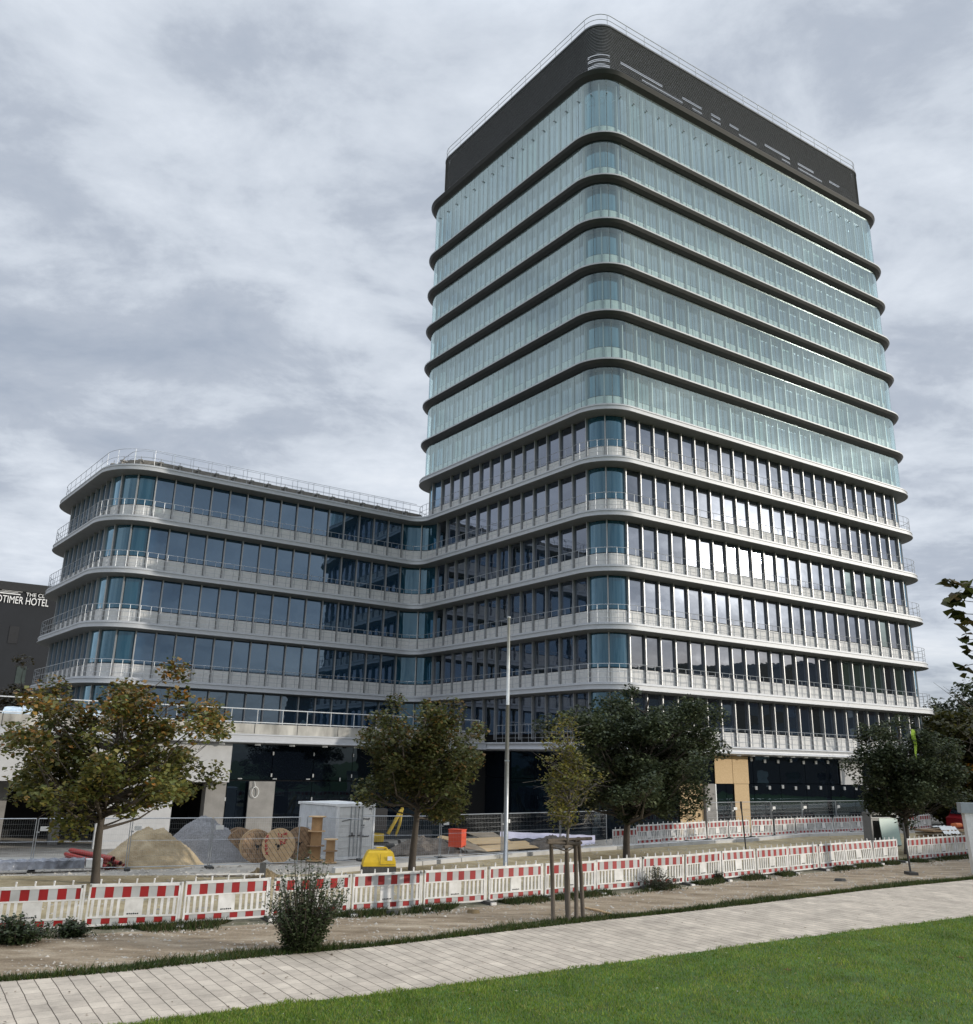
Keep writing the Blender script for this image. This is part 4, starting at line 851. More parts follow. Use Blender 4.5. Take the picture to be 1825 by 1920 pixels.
# ================================================================ mesh fences
def make_fence():
    t=thing('mesh_fence','galvanised mesh fence panel','fence'); W=3.45; f=MB(); H_=1.95
    f.tube([(0,0,.03),(0,0,H_),],.021,6); f.tube([(W,0,.03),(W,0,H_)],.021,6); f.tube([(0,0,H_),(W,0,H_)],.021,6); f.tube([(0,0,.12),(W,0,.12)],.018,6); f.tube([(0,0,1.1),(W,0,1.1)],.006,4); f.build('frame',m_gv,t)
    w=MB(); n=40
    for i in range(1,n): x=W*i/n; w.add([(x-.0018,0,.12),(x+.0018,0,.12),(x+.0018,0,H_),(x-.0018,0,H_)],[(0,1,2,3)])
    for j in range(1,9): z=.12+(H_-.12)*j/9; w.add([(0,0,z-.002),(W,0,z-.002),(W,0,z+.002),(0,0,z+.002)],[(0,1,2,3)])
    w.build('wire_mesh',m_gv,t); p=MB(); p.box((.25,-.03,H_-.37),(.30,.012,.17)); p.build('plate',m_wm,t)
    ft=MB(); ft.box((0,0,.03),(.24,.7,.12)); ft.build('foot',m_ft,t); c=MB(); c.box((.03,0,1.45),(.12,.06,.05)); c.build('clamp',m_gv,t)
    return t
fe=make_fence(); reg_children(); ff=True
FN=[(-124,1641),(58,1636),(238,1632),(392,1628),(560,1622)]
def run(pts,z,labels,grp):
    global ff
    for i in range(len(pts)-1):
        p,q=pts[i],pts[i+1]; d=q-p; a=math.atan2(d.y,d.x); o=place(fe,ff,(p.x,p.y,gz(p.x,p.y)),a,labels[i],grp,((d.length-.08)/3.45,1,1)); ff=False
run([G(x,y,-.45) for x,y in FN],-.45,['mesh fence panel at the left edge before the dark garage','mesh fence panel around the leftmost maple and red pipes','mesh fence panel before the brown sand heap','mesh fence panel before the grey gravel heap and cable reels'],'mesh fence round the site')
P2=[G(572,1604,-.45),G(676,1612,-.45),G(826,1610,-.45),G(942,1603,-.45),G(1052,1596,-.45),G(1140,1590,-.45)]
run(P2,-.45,['mesh fence panel before the white container','mesh fence panel right of the yellow roller','mesh fence panel before the red box','mesh fence panel before the pale foil sheet','mesh fence panel behind the young staked tree'],'mesh fence round the site')
P3=[G(1328,1571,0),G(1376,1568,0),G(1450,1565,0),G(1508,1562,0),G(1572,1559,0),G(1630,1557,0),G(1690,1555,0)]
run(P3,-.45,['far mesh fence panel before the grey column of the tower entrance','far mesh fence panel before the tall osb boards','far mesh fence panel right of the tall osb boards','far mesh fence panel below the white square panel','far mesh fence panel left of the grey framed glass','far mesh fence panel behind the grey framed glass'],'mesh fence by the tower')
# ================================================================ posts and poles
q=G(948,1625); t=thing('metal_pole','tall slim grey metal pole rising in front of the building','pole',q); mb=MB(); mb.tube([(0,0,-.2),(0,0,3.0),(0.0,0,6.3)],[.095,.092,.08],12); mb.build('pole_lower',m_gv,t,True); mb=MB(); mb.tube([(0,0,6.3),(0,0,9.95)],[.07,.055],12); mb.cyl((0,0,9.98),.075,.06,12); mb.build('pole_upper',mat('pole_pale',(.52,.53,.52),.5,.2),t,True); mb=MB(); mb.box((0.0,-.10,4.05),(.20,.02,.05)); mb.cyl((0,0,4.05),.10,.05,12); mb.build('pole_band',m_gv,t)
q=G(1400,1598); e=AT(1389,1503,q.y-.2)-q; mb=MB(); mb.tube([(0,0,-.2),e],.035,7); mb.box(e*.93,(.08,.08,.35)); o=mb.build('leaning_post',mat('dark_steel',(.05,.05,.05),.6,.3)); o.location=q; tag(o,'thin dark post leaning to the left behind the near barriers','post')
q=G(1709,1640); mb=MB(); mb.tube([(0,0,-.2),(-.08,.1,1.95)],.04,7); mb.box((0,0,.05),(.35,.5,.12)); o=mb.build('dark_post',MATS['dark_steel']); o.location=q; tag(o,'thin dark post standing in the gap of the near barrier row','post')
# white pylon at the right edge
q=G(1826,1640); t=thing('pylon','white leaning pylon with a grey cap at the right edge of the picture','pylon',q,R(-10)); mb=MB()
a=AT(1806,1524,q.y)-q; mb.add([(0,-.2,0),(1.0,-.2,0),(1.0,.2,0),(0,.2,0),(a.x,-.2,a.z),(1.3,-.2,a.z),(1.3,.2,a.z),(a.x,.2,a.z)],[(3,2,1,0),(0,1,5,4),(1,2,6,5),(2,3,7,6),(3,0,4,7),(4,5,6,7)]); mb.build('body',m_wm,t)
mb=MB(); mb.box(((a.x+1.2)/2-.05,0,a.z+.2),(1.35-a.x,.5,.40)); mb.build('cap',mat('cap_grey',(.30,.33,.35),.5,.2),t)
# ================================================================ site things
def heap(name,label,cat,c,rx,ry,h,material,seed):
    o_n=84; mb=MB(); vs=[]; fs=[]; rings=40
    for i in range(rings+1):
        r=i/rings
        for j in range(o_n):
            a=2*math.pi*j/o_n; v=Vector((math.cos(a)*r,math.sin(a)*r,seed)); k=1+.22*mnoise.noise(Vector((math.cos(a)*1.3,math.sin(a)*1.3,seed)))
            z=h*(1-min(1,r)**2.1)**1.25*(1+.25*mnoise.noise(v*2.3))+.16*mnoise.noise(v*4.5)*(1-r)+.10*mnoise.noise(v*11)*(1.1-r)+.06*mnoise.noise(v*26); vs.append((rx*r*k*math.cos(a),ry*r*k*math.sin(a),z-.08 if r>.98 else z))
    for i in range(rings):
        for j in range(o_n): fs.append((i*o_n+j,i*o_n+(j+1)%o_n,(i+1)*o_n+(j+1)%o_n,(i+1)*o_n+j))
    mb.add(vs,fs); o=mb.build(name,material,None,True); o.location=c; return tag(o,label,cat)
def gg(x,y,z=-.45):
    p=G(x,y,z); p.z=gz(p.x,p.y); return p
c=AT(280,1600,38.6); heap('sand_heap','low brown sand heap behind the mesh fence, left of the grey gravel','heap',(c.x,38.9,-.5),2.1,1.7,1.42,mat('brown_sand',(.25,.185,.10),.95,0,1.6,.2,.8,16,c2=(.46,.37,.24)),2.2)
c=AT(378,1600,41.5); heap('gravel_heap','tall grey gravel heap between the brown sand and the cable reels','heap',(c.x-.05,41.9,-.5),2.1,1.9,1.80,mat('grey_gravel',(.13,.13,.135),.95,0,14,.2,1.0,30,c2=(.34,.34,.35),ng=.8),5.1)
c=G(492,1652,0); heap('earth_heap','little brown earth heap behind the near barriers left of the bush','heap',(c.x-.2,c.y+.8,-.05),.75,.6,.30,mat('brown_earth',(.12,.09,.05),.95,0,3,.2,.8,20,c2=(.24,.18,.10)),7.7)
# debris mounds along the foundation pit
c=AT(800,1590,49); heap('earth_heap','dark rubble heap left of the plywood ramp','heap',(c.x,47.5,-.55),2.1,1.2,.7,mat('dark_rubble',(.07,.06,.05),.95,0,3,.2,1,15,c2=(.2,.17,.14)),9.1)
c=AT(1040,1590,48); heap('earth_heap','grey rubble heap right of the plywood ramp','heap',(c.x,48.2,-.5),1.9,1.0,.75,MATS['dark_rubble'],12.3)
m_wr=mat('reel_wood',(.19,.12,.07),.85,0,6,.25,.3,30,c2=(.40,.27,.16),stretch=(1,6,1)); m_wn=mat('reel_wood_fresh',(.50,.33,.18),.8,0,5,.2,.2,30,c2=(.66,.48,.28),stretch=(1,6,1)); m_wd2=mat('reel_wood_dark',(.10,.065,.05),.85,0,6,.3,.3,30,stretch=(1,6,1))
def reel(label,c,r,w,rz,mf,mback,paint=False,sc=1):
    t=thing('cable_reel',label,'cable reel',c,rz,'big wooden cable reels')
    mx=Matrix.Rotation(R(90),3,'X')
    for s,mm in ((-1,mf),(1,mback)):
        q=MB(); q.cyl((0,s*w/2,r),r,.07,32,0,mx); f=q.build('flange',mm,t)
        for k in range(3): a=2.1*k+.5; q=MB(); q.cyl((math.cos(a)*r*.18,s*(w/2+.04),r+math.sin(a)*r*.18),.035,.03,8,0,mx); q.build('bolt',m_md,f)
        for k in range(-3,4):
            x=k*r*.25; hh=math.sqrt(max(0,r*r-x*x))*.97; q=MB(); ca,sa=math.cos(.65),math.sin(.65)
            p0=Vector((x*ca-hh*sa,s*(w/2+.036),r+x*sa+hh*ca)); p1=Vector((x*ca+hh*sa,s*(w/2+.036),r+x*sa-hh*ca)); q.tube([p0,p1],.006,4); q.build('board_joint',m_md,f)
    q=MB(); q.cyl((0,0,r),r*.55,w,24,0,mx); q.build('drum',m_wd2,t)
    q=MB(); q.cyl((0,-w/2-.03,r),.07,.06,12,0,mx); q.build('hub_hole',m_dk,t)
    if paint:
        random.seed(3); q=MB(); y=-w/2-.045
        def st(pts): q.tube([(x*r,y,r+z*r) for x,z in pts],.018,4)
        for i,(ox,oz) in enumerate(((-.70,.55),(-.74,.28),(-.74,.02),(-.70,-.2),(-.66,-.42))):
            st([(ox-.07,oz-.08),(ox+.07,oz+.08)]); 
            if i%2==0: st([(ox-.07,oz+.08),(ox+.07,oz-.08)])
            else: st([(ox-.06,oz-.08),(ox-.06,oz+.08),(ox+.06,oz+.08)])
        for i in range(26):
            ox,oz=random.uniform(-.05,.48),random.uniform(.15,.72); st([(ox,oz),(ox+random.uniform(-.1,.1),oz+random.uniform(-.12,.12))])
        q.build('spray_marks',mat('red_spray',(.45,.03,.04),.7),t)
    return t
def rp2(px_,pb,z=-.45): p=G(px_,pb,z); return p
reel('weathered dark cable reel leaning at the gravel heap, leftmost of the reels',rp2(446,1610),.66,.62,R(30),m_wr,m_wr)
reel('grey weathered cable reel, second from the left',rp2(478,1617),.68,.62,R(24),m_wr,m_wn)
reel('fresh pale cable reel with red spray paint marks',rp2(520,1618),.71,.05*8,R(10),m_wn,m_wn,True)
reel('brown cable reel half hidden behind the red-sprayed reel',rp2(560,1612),.70,.5,R(6),m_wr,m_wr)
def spool(c,r,h,n,label):
    t=thing('cable_spool',label,'cable spool',c,0,'small spools by the container')
    for i in range(n+1): q=MB(); q.cyl((0,0,.02+i*h),r,.035,20); q.build('flange',m_wn if i!=1 else m_wr,t)
    for i in range(n): q=MB(); q.cyl((0,0,.02+i*h+h/2),r*.62,h-.03,18,0); q.build('drum',mat('cardboard',(.42,.26,.13),.8,0,3,.15),t)
c=G(590,1614,-.45); spool(c,.40,.62,3,'tall stack of pale wooden spools against the container side')
c=G(618,1618,-.45); spool(c,.32,.48,2,'short stack of pale wooden spools next to the tall one')
# container
m_ct=mat('container_paint',(.78,.79,.79),.5,.1,2.5,.12,.1,20,stretch=(1,1,.4)); m_cs2=mat('container_side',(.60,.62,.64),.5,.1,2.5,.12,.1,20)
ca=gg(627,1607); cb=gg(703,1601); d=(cb-ca); d.z=0; rz=math.atan2(d.y,d.x)
t=thing('container','white steel storage container with closed double doors behind the spools','container',(ca.x,ca.y,ca.z),rz); Wd=2.3; Ld=2.99; Hc=2.5
mb=MB(); n=30
pts=[]
for i in range(n+1): y=Ld*i/n; pts.append((0.04*((i//1)%2),y))
ring0=[(x,y,.12) for x,y in pts]; ring1=[(x,y,Hc-.12) for x,y in pts]; mb.loft([ring0,ring1],False); ring0=[(Wd-x,y,.12) for x,y in pts]; ring1=[(Wd-x,y,Hc-.12) for x,y in pts]; mb.loft([ring0,ring1],False); mb.build('side_wall',m_cs2,t)
mb=MB(); mb.box((Wd/2,Ld/2,Hc-.05),(Wd+.02,Ld,.10)); mb.build('roof',m_ct,t); mb=MB(); mb.box((Wd/2,Ld-.03,Hc/2),(Wd-.1,.05,Hc-.2)); mb.box((Wd/2,Ld/2,.08),(Wd,Ld,.12)); mb.build('base',m_ct,t)
fr=MB(); 
for x in (.04,Wd-.04): fr.box((x,-.02,Hc/2),(.10,.12,Hc))
for z in (.07,Hc-.06): fr.box((Wd/2,-.02,z),(Wd-.18,.12,.14))
for y in (-.02,Ld): fr.box((0.0,y,Hc-.06),(.12,.14,.12))
fr.build('frame',m_ct,t)
for s,x0 in ((0,.10),(1,Wd/2+.01)):
    w=(Wd-.22)/2; q=MB(); q.box((x0+w/2,-.02,Hc/2),(w,.05,Hc-.3)); 
    for z in (.55,1.05,1.55,2.0): q.box((x0+w/2,-.05,z),(w-.1,.02,.05))
    dr=q.build('door',m_wm,t)
    for xx in ((x0+w-.10),(x0+w-.34)) if s==0 else ((x0+.10),(x0+.34)): q=MB(); q.tube([(xx,-.09,.12),(xx,-.09,Hc-.12)],.022,6); q.build('lock_rod',m_gv,dr)
    q=MB(); q.box((x0+(w-.25 if s==0 else .25),-.11,1.05),(.36,.03,.04)); q.box((x0+(w-.25 if s==0 else .25),-.11,1.12),(.05,.03,.16)); q.build('handle',m_md,dr)
q=MB(); random.seed(4)
for z,x0,n_,h in ((2.25,1.95,3,.10),(1.78,1.62,6,.09),(1.50,1.50,9,.08),(.98,1.62,6,.08)):
    for k in range(n_): q.box((x0+k*.07,-.055,z+random.uniform(-.01,.01)),(.045,.008,h*random.uniform(.6,1)))
for k in range(9): q.box((.30+k*.07,-.055,1.72+.01*k),(.04,.008,.05))
q.build('stencil_marks',m_tx,t)
# red plastic pipes
pr=thing('pipe_bundle','bundle of red plastic pipes lying behind the leftmost maple','pipes',gg(175,1622)); m_rp=mat('red_pipe',(.34,.035,.03),.5,0,3,.15)
a0=gg(122,1606)-pr.location; a1=gg(190,1632)-pr.location
random.seed(8)
for i in range(11):
    row=0 if i<6 else (1 if i<9 else 2); k=i-(0 if row==0 else 6 if row==1 else 9); off_=Vector((.75,.66,0))*0+Vector((.10*k+.05*row,.16*k+.08*row,.09+.16*row)); j=Vector((random.gauss(0,.05),random.gauss(0,.05),0)); q=MB(); q.tube([a0+off_+j,a1+off_+j+Vector((random.gauss(0,.15),0,0))],.085,12,cap=False); q.build('pipe',m_rp,pr,True)
q=MB(); q.tube([gg(196,1618)-pr.location+Vector((0,0,.15)),gg(234,1629)-pr.location+Vector((0,0,.1))],.10,12); q.build('pipe',m_rp,pr,True)
for x_,y_ in ((193,1625),(205,1630)): q=MB(); c=gg(x_,y_)-pr.location+Vector((0,-.1,.15)); q.tube([c+Vector((.10*math.cos(a),0,.10*math.sin(a))) for a in np.linspace(0,6.1,14)],.014,5,closed=True); q.build('seal_ring',mat('lime_rubber',(.45,.55,.2),.6),pr)
# wrapped beam
c0=gg(-20,1640);c1=gg(156,1634); d=c1-c0; rz=math.atan2(d.y,d.x); t=thing('wrapped_beam','long beam wrapped in shiny dark plastic at the left, on the site ground','beam',(c0.x,c0.y,-.3),rz); mb=MB(); n=24; rows=[]
for i in range(n+1): x=d.length*i/n; k=.02*math.sin(i*2.3); rows.append([(x,-.22+k,0),(x,-.2,.28+k),(x,.05,.36-k),(x,.3,.3+k),(x,.32,0)])
mb.loft(rows,False); mb.build('wrap',mat('dark_foil',(.06,.065,.08),.22,0,2,.5,.6,7,spec=.8,c2=(.30,.32,.37)),t); mb=MB(); mb.box((d.length+.35,.03,.15),(.6,.5,.3)); mb.build('end_block',m_wm,t)
# pale slab of concrete ground at the left
mb=MB(); A=[gg(-60,1618),gg(170,1612),gg(190,1594),gg(-60,1592)]; mb.add([(p.x,p.y,p.z+.012) for p in A],[(0,1,2,3)]); tag(mb.build('concrete_ground',mat('pale_concrete',(.40,.39,.36),.9,0,1.2,.12,.3,30)),kind='structure')
# yellow trench roller / compactor
q=G(708,1645,0); t=thing('plate_compactor','yellow hooded soil compactor with muddy drums behind the near barriers','compactor',(q.x,q.y+.1,0),R(12)); m_ye=mat('machine_yellow',(.62,.42,.02),.45,0,5,.12); 
def hull(prof,w0,w1,y0=0):
    "closed side profile [(x,z)] swept over the width, narrower at the top"
    pass
mb=MB(); base=[(-.68,-.42),(.68,-.42),(.68,.42),(-.68,.42)]; top=[(-.50,-.34),(.56,-.34),(.56,.34),(-.50,.34)]
r0=[(x,y,.45) for x,y in base]; r1=[(x*.98+.01,y*.98,.62) for x,y in base]; r2=[(x,y,.98) for x,y in top]; r3=[(x*.85,y*.8,1.05) for x,y in top]; mb.loft([r0,r1,r2,r3]); mb.add(r3,[(0,1,2,3)]); mb.build('hood',m_ye,t)
mb=MB()
for i in range(9): x=-.615+.0*i; mb.box((-.60+.012*i,0,.58+.04*i),(.03,.56,.018))
mb.build('grille',m_md,t); mb=MB(); mb.box((.42,-.425,.76),(.2,.02,.16),0); mb.build('label_plate',m_wm,t)
mb=MB(); mb.box((0,0,.33),(1.4,.86,.22)); mb.box((-.35,0,.18),(.5,.7,.14)); mb.build('chassis',m_ft,t)
for x in (-.42,.42): mb=MB(); mb.cyl((x,0,.22),.24,.78,18,0,Matrix.Rotation(R(90),3,'X')); mb.build('drum',mat('muddy_steel',(.12,.10,.08),.8,.1,8,.3,.5,25),t)
mb=MB(); mb.tube([(-.15,-.2,1.03),(-.1,-.2,1.14),(.3,-.2,1.14),(.36,-.2,1.03)],.02,6); mb.tube([(-.15,.2,1.03),(-.1,.2,1.14),(.3,.2,1.14),(.36,.2,1.03)],.02,6); mb.build('lifting_bar',m_ye,t)
mb=MB(); mb.tube([(.02,-.44,.50),(.02,-.40,.92)],.008,4); mb.tube([(.62,-.44,.52),(.02,-.44,.52)],.008,4); mb.build('panel_gap',m_md,t); t.scale=(.85,.85,.85)
# small yellow excavator behind the container
q=gg(722,1586); t=thing('mini_excavator','small yellow excavator half hidden by the olive maple, right of the container','excavator',(q.x,q.y,gz(q.x,q.y)),R(25))
mb=MB(); mb.box((-.75,0,.85),(1.0,1.0,.4)); mb.build('body',mat('faded_yellow',(.40,.28,.03),.5,0,5,.2),t); mb=MB(); mb.box((-.5,.1,1.75),(.9,.8,1.1)); mb.build('cab',m_md,t)
for s in (-1,1): mb=MB(); mb.tube([(-1.3,s*.45,.1),(-1.45,s*.45,.28),(-1.3,s*.45,.46),(.3,s*.45,.46),(.45,s*.45,.28),(.3,s*.45,.1)],.12,6,closed=True); mb.box((-.5,s*.45,.28),(1.6,.22,.3)); mb.build('track',m_ft,t)
mb=MB(); mb.tube([(.1,-.1,1.0),(.75,-.1,2.15),(.9,-.1,2.3)],[.10,.10,.07],6); mb.build('boom',MATS['faded_yellow'],t); mb=MB(); mb.tube([(.85,-.1,2.35),(.75,-.1,1.5),(.55,-.1,.9)],[.08,.08,.06],6); mb.build('arm',MATS['faded_yellow'],t)
mb=MB(); mb.loft([[(.35,-.35,.75),(.35,.15,.75)],[(.75,-.35,.70),(.75,.15,.70)],[(.85,-.35,.35),(.85,.15,.35)],[(.5,-.35,.2),(.5,.15,.2)]],False); mb.tube([(.3,-.1,1.5),(.7,-.1,2.0)],.05,6); mb.build('bucket',m_md,t)
q=gg(711,1588); mb=MB(); mb.box((0,0,.22),(.62,.4,.44)); mb.box((0,0,.46),(.66,.44,.04)); o=mb.build('white_crate',m_wm); o.location=(q.x,q.y-.6,gz(q.x,q.y-.6)); tag(o,'small white crate between the container and the compactor','crate')
# red box on trestle
q=gg(857,1601); t=thing('tool_box','bright red steel box on a low trestle before the plywood ramp','box',(q.x,q.y,q.z),R(-25)); m_rb=mat('red_paint',(.62,.075,.03),.55,0,2,.1)
mb=MB(); mb.box((0,0,.75),(.72,.55,.80)); mb.build('body',m_rb,t); mb=MB(); mb.box((0,0,1.165),(.76,.59,.035)); mb.build('lid',m_rb,t)
for sx in (-.3,.3):
    for sy in (-.2,.2): mb=MB(); mb.tube([(sx,sy,.36),(sx*1.2,sy*1.3,0)],.02,5); mb.build('leg',m_gv,t)
# plywood sheets
m_py=mat('plywood',(.50,.34,.17),.8,0,3,.15,.1,30,c2=(.64,.47,.27),stretch=(1,5,1)); m_py2=mat('plywood_weathered',(.22,.18,.13),.85,0,3,.2,.1,30,stretch=(1,5,1))
def sheet4(pts,name,label,m_,cat,group=None,th=.03):
    P_=[Vector(p) for p in pts]; c=sum(P_,Vector())/4; mb=MB(); n=(P_[1]-P_[0]).cross(P_[3]-P_[0]).normalized()*th
    vs=[p-c for p in P_]+[p-c-n for p in P_]; mb.add(vs,[(0,1,2,3),(7,6,5,4),(0,4,5,1),(1,5,6,2),(2,6,7,3),(3,7,4,0)]); o=mb.build(name,m_); o.location=c; return tag(o,label,cat,group)
GP='plywood sheets on the rubble'
sheet4([AT(908,1596,46.2),AT(1010,1589,47.4),AT(985,1576,49.0),AT(890,1582,47.9)],'plywood_sheet','pale plywood sheet lying lowest on the rubble, just left of the metal pole',m_py,'board',GP)
sheet4([AT(890,1583,47.3),AT(962,1580,48.2),AT(945,1569,50.0),AT(870,1572,49.2)],'plywood_sheet','pale plywood sheet in the middle of the ramp beside the red box',m_py,'board',GP)
sheet4([AT(873,1590,45.4),AT(915,1597,45.6),AT(893,1583,47.2),AT(868,1577,47.0)],'plywood_sheet','narrow brown plywood sheet right below the red box',m_py2,'board',GP)
sheet4([AT(905,1573,49.3),AT(950,1574,49.8),AT(925,1560,52.5),AT(872,1560,52.0)],'plywood_sheet','grey weathered plywood sheet on top of the rubble heap',m_py2,'board',GP)
sheet4([AT(820,1570,48.0),AT(872,1582,46.5),AT(876,1574,48.0),AT(826,1566,49.2)],'plywood_sheet','long thin pale board sticking out left behind the red box',m_py,'board',GP)
# pale foil and black foil
def foil(pts_px,Y0,Y1,name,label,m_,seed,cat='foil'):
    random.seed(seed); rows=[];n=24
    (x0,ya0,yb0),(x1,ya1,yb1)=pts_px
    for j in range(5):
        v=j/4; row=[]
        for i in range(n+1):
            u=i/n; x=x0+(x1-x0)*u; yt=ya0+(ya1-ya0)*u; yb=yb0+(yb1-yb0)*u; y=yb+(yt-yb)*v; p=AT(x,y,Y0+(Y1-Y0)*(.5*u+.5*v)); p+=Vector((0,.12*mnoise.noise(Vector((u*9,v*3,seed))),.07*mnoise.noise(Vector((u*7,v*4,seed+9))))); row.append(p)
        rows.append(row)
    c=rows[0][n//2].copy(); rows=[[p-c for p in r] for r in rows]; mb=MB(); mb.loft(rows,False); o=mb.build(name,m_,None,True); o.location=c; return tag(o,label,cat)
foil([(938,1559,1574),(1116,1566,1590)],50.5,52,'foil_sheet','long pale lilac foil sheet covering the edge of the pit',mat('pale_foil',(.52,.50,.60),.5,0,2,.12,.4,8),3)
foil([(948,1572,1580),(1030,1572,1590)],49.3,50.2,'foil_sheet','crumpled black foil in front of the pale foil sheet',mat('black_foil',(.015,.015,.018),.35,0,3,.3,.5,8),6)
# framed glass standing behind the barriers
ga=G(1632,1588,0); t=thing('glass_frame','pale green glass sheet standing in a grey steel frame behind the near barriers','glass frame',(ga.x,ga.y,0),R(30)); m_gs=mat('grey_steel',(.20,.20,.20),.5,.3)
gw=2.25; mb=MB()
for x in (0,gw): mb.box((x,0,.85),(.12,.5,1.7))
mb.box((gw/2,0,1.72),(gw+.12,.55,.14)); mb.box((gw/2,.3,.85),(gw,.05,1.6)); mb.box((gw/2,0,.08),(gw,.5,.1)); mb.build('frame',m_gs,t)
mb=MB(); mb.box((gw/2+.25,-.32,.78),(1.55,.03,1.42),0,Matrix.Rotation(R(-6),3,'X')); mb.build('glass_sheet',mat('pale_green_glass',(.45,.58,.54),.25,0,2,.05,spec=.7),t); mb=MB(); mb.tube([(-.1,-.3,1.52),(gw,-.3,1.5)],.02,5); mb.build('strap',m_wm,t)
# right-hand machinery
q=AT(1822,1452,70); t=thing('orange_excavator','orange excavator arm and cab showing behind the right maple','excavator',(q.x+2.2,70,-.4),R(8)); m_or=mat('machine_orange',(.62,.26,.03),.5,0,3,.12)
mb=MB(); mb.box((1.6,0,1.7),(3.0,2.4,1.5)); mb.build('body',m_or,t); mb=MB(); mb.box((.6,-.3,3.0),(1.4,1.3,1.6)); mb.build('cab',m_md,t)
mb=MB(); mb.box((-1.2,0,4.6),(3.2,.45,.62),0,Matrix.Rotation(R(6),3,'Y')); mb.build('boom',m_or,t); mb=MB(); mb.box((-2.6,0,3.3),(.4,.35,2.6),0,Matrix.Rotation(R(-15),3,'Y')); mb.build('arm',m_or,t)
for s in (-1,1): mb=MB(); mb.box((1.2,s*1.0,.5),(3.8,.5,.9)); mb.cyl((-.7,s*1.0,.5),.45,.5,12,0,Matrix.Rotation(R(90),3,'X')); mb.build('track',m_ft,t)
q=AT(1806,1484,66); t=thing('red_van','dark red van seen through the right maple','van',(q.x,66,-.4),R(10)); m_rv=mat('red_van_paint',(.25,.015,.02),.35,0,3,.05)
mb=MB(); prof=[(-1.0,.4),(-1.0,1.2),(-.7,1.35),(-.35,2.1),(0,2.25),(3.4,2.25),(3.5,.4)]; a=[(x,-.9,z) for x,z in prof]; b=[(x,.9,z) for x,z in prof]; mb.loft([a,b]); mb.add(a,[tuple(reversed(range(7)))]); mb.add(b,[tuple(range(7))]); mb.build('body',m_rv,t)
mb=MB(); mb.box((.9,-.91,1.65),(1.6,.02,.6)); mb.box((-.57,0,1.75),(.04,1.5,.6),0,Matrix.Rotation(R(25),3,'Y')); mb.build('window',GL[1],t)
for x in (-.3,2.7):
    for s in (-.85,.85): mb=MB(); mb.cyl((x,s,.35),.35,.22,18,0,Matrix.Rotation(R(90),3,'X')); mb.build('wheel',m_ft,t)
# materials stacked at the right
q=gg(1772,1592,-.3); t=thing('timber_stack','stack of brown timber boards with white sheets on top, right of the dark maple trunk','timber stack',(q.x,q.y,gz(q.x,q.y)),R(28)); 
for i in range(5): mb=MB(); mb.box((random.uniform(-.1,.1),0,.10+.16*i),(3.2,1.2,.10)); mb.build('board',m_py2 if i%2 else m_wr,t)
q2=Vector((q.x,q.y,gz(q.x,q.y)+.88)); rows=[]
for j in range(4): rows.append([(-.9+.16*i,-.7+.3*j,.12*mnoise.noise(Vector((i*.9,j*1.1,2)))+(.0 if j else -.35)) for i in range(10)])
mb=MB(); mb.loft(rows,False); o=mb.build('white_sheet',m_wm,None,True); o.location=q2+Vector((0,-.05,.06)); o.rotation_euler=(0,0,R(28)); tag(o,'crumpled white sheet on the timber stack at the right','sheet')
mb=MB(); mb.tube([(-.35,0,0),(.35,.1,0)],[.14,.12],12); mb.tube([(-.3,.2,.02),(.3,.28,.02)],.09,10); o=mb.build('orange_roll',mat('orange_plastic',(.62,.17,.06),.6)); o.location=q2+Vector((1.15,.35,.12)); o.rotation_euler=(0,0,R(28)); tag(o,'orange roll lying next to the white sheet on the timber stack','roll')
# small rubbish in front of the barriers
random.seed(12)
for i,(x_,y_,w_,lb) in enumerate(((735,1714,.45,'flat grey rubber foot lying before the barriers left of the metal pole'),(888,1712,.4,'muddy stone lump at the foot of the barriers below the metal pole'),(1576,1652,.5,'dark stone lump on the verge by the right barriers'))):
    q=G(x_,y_); mb=MB(); mb.cyl((0,0,.04),w_/2,.10,9,0,Matrix.Rotation(.3*i,3,'Z'),w_/2.6); o=mb.build('rubble_lump',m_ft if i!=1 else MATS['brown_earth']); o.location=q; o.scale=(1,.55,1); tag(o,lb,'rubble')
a=G(1098,1704); b=G(1146,1716); mb=MB(); mb.tube([(0,0,.03),((b-a).x*.5,(b-a).y*.5+.02,.04),((b-a).x,(b-a).y,.03)],.03,6); o=mb.build('wood_stick',m_wn); o.location=a; tag(o,'pale wooden stick lying right of the tree stakes','stick')
# fallen leaves on the lawn
for i,(x_,y_) in enumerate(((1477,1819),(1801,1796),(1362,1787),(968,1858))):
    q=G(x_,y_,.05); mb=MB()
    for k in range(5): a=k*1.25; mb.add([(0,0,.0),(.07*math.cos(a-.3),.07*math.sin(a-.3),.02),(.12*math.cos(a),.12*math.sin(a),.01+.02*(k%2)),(.07*math.cos(a+.3),.07*math.sin(a+.3),.02)],[(0,1,2,3)])
    o=mb.build('fallen_leaf',mat('dead_leaf',(.16,.075,.035),.8) if i<2 else mat('pale_leaf',(.5,.48,.30),.7)); o.location=q; o.scale=(.8,.8,.8) if i<2 else (.35,.35,.35)
    tag(o,('brown fallen leaf in the middle of the lawn','brown fallen leaf at the right edge of the lawn','pale fallen leaf on the lawn near the path edge','tiny white scrap on the lawn left of the middle')[i],'leaf' if i<3 else 'litter')
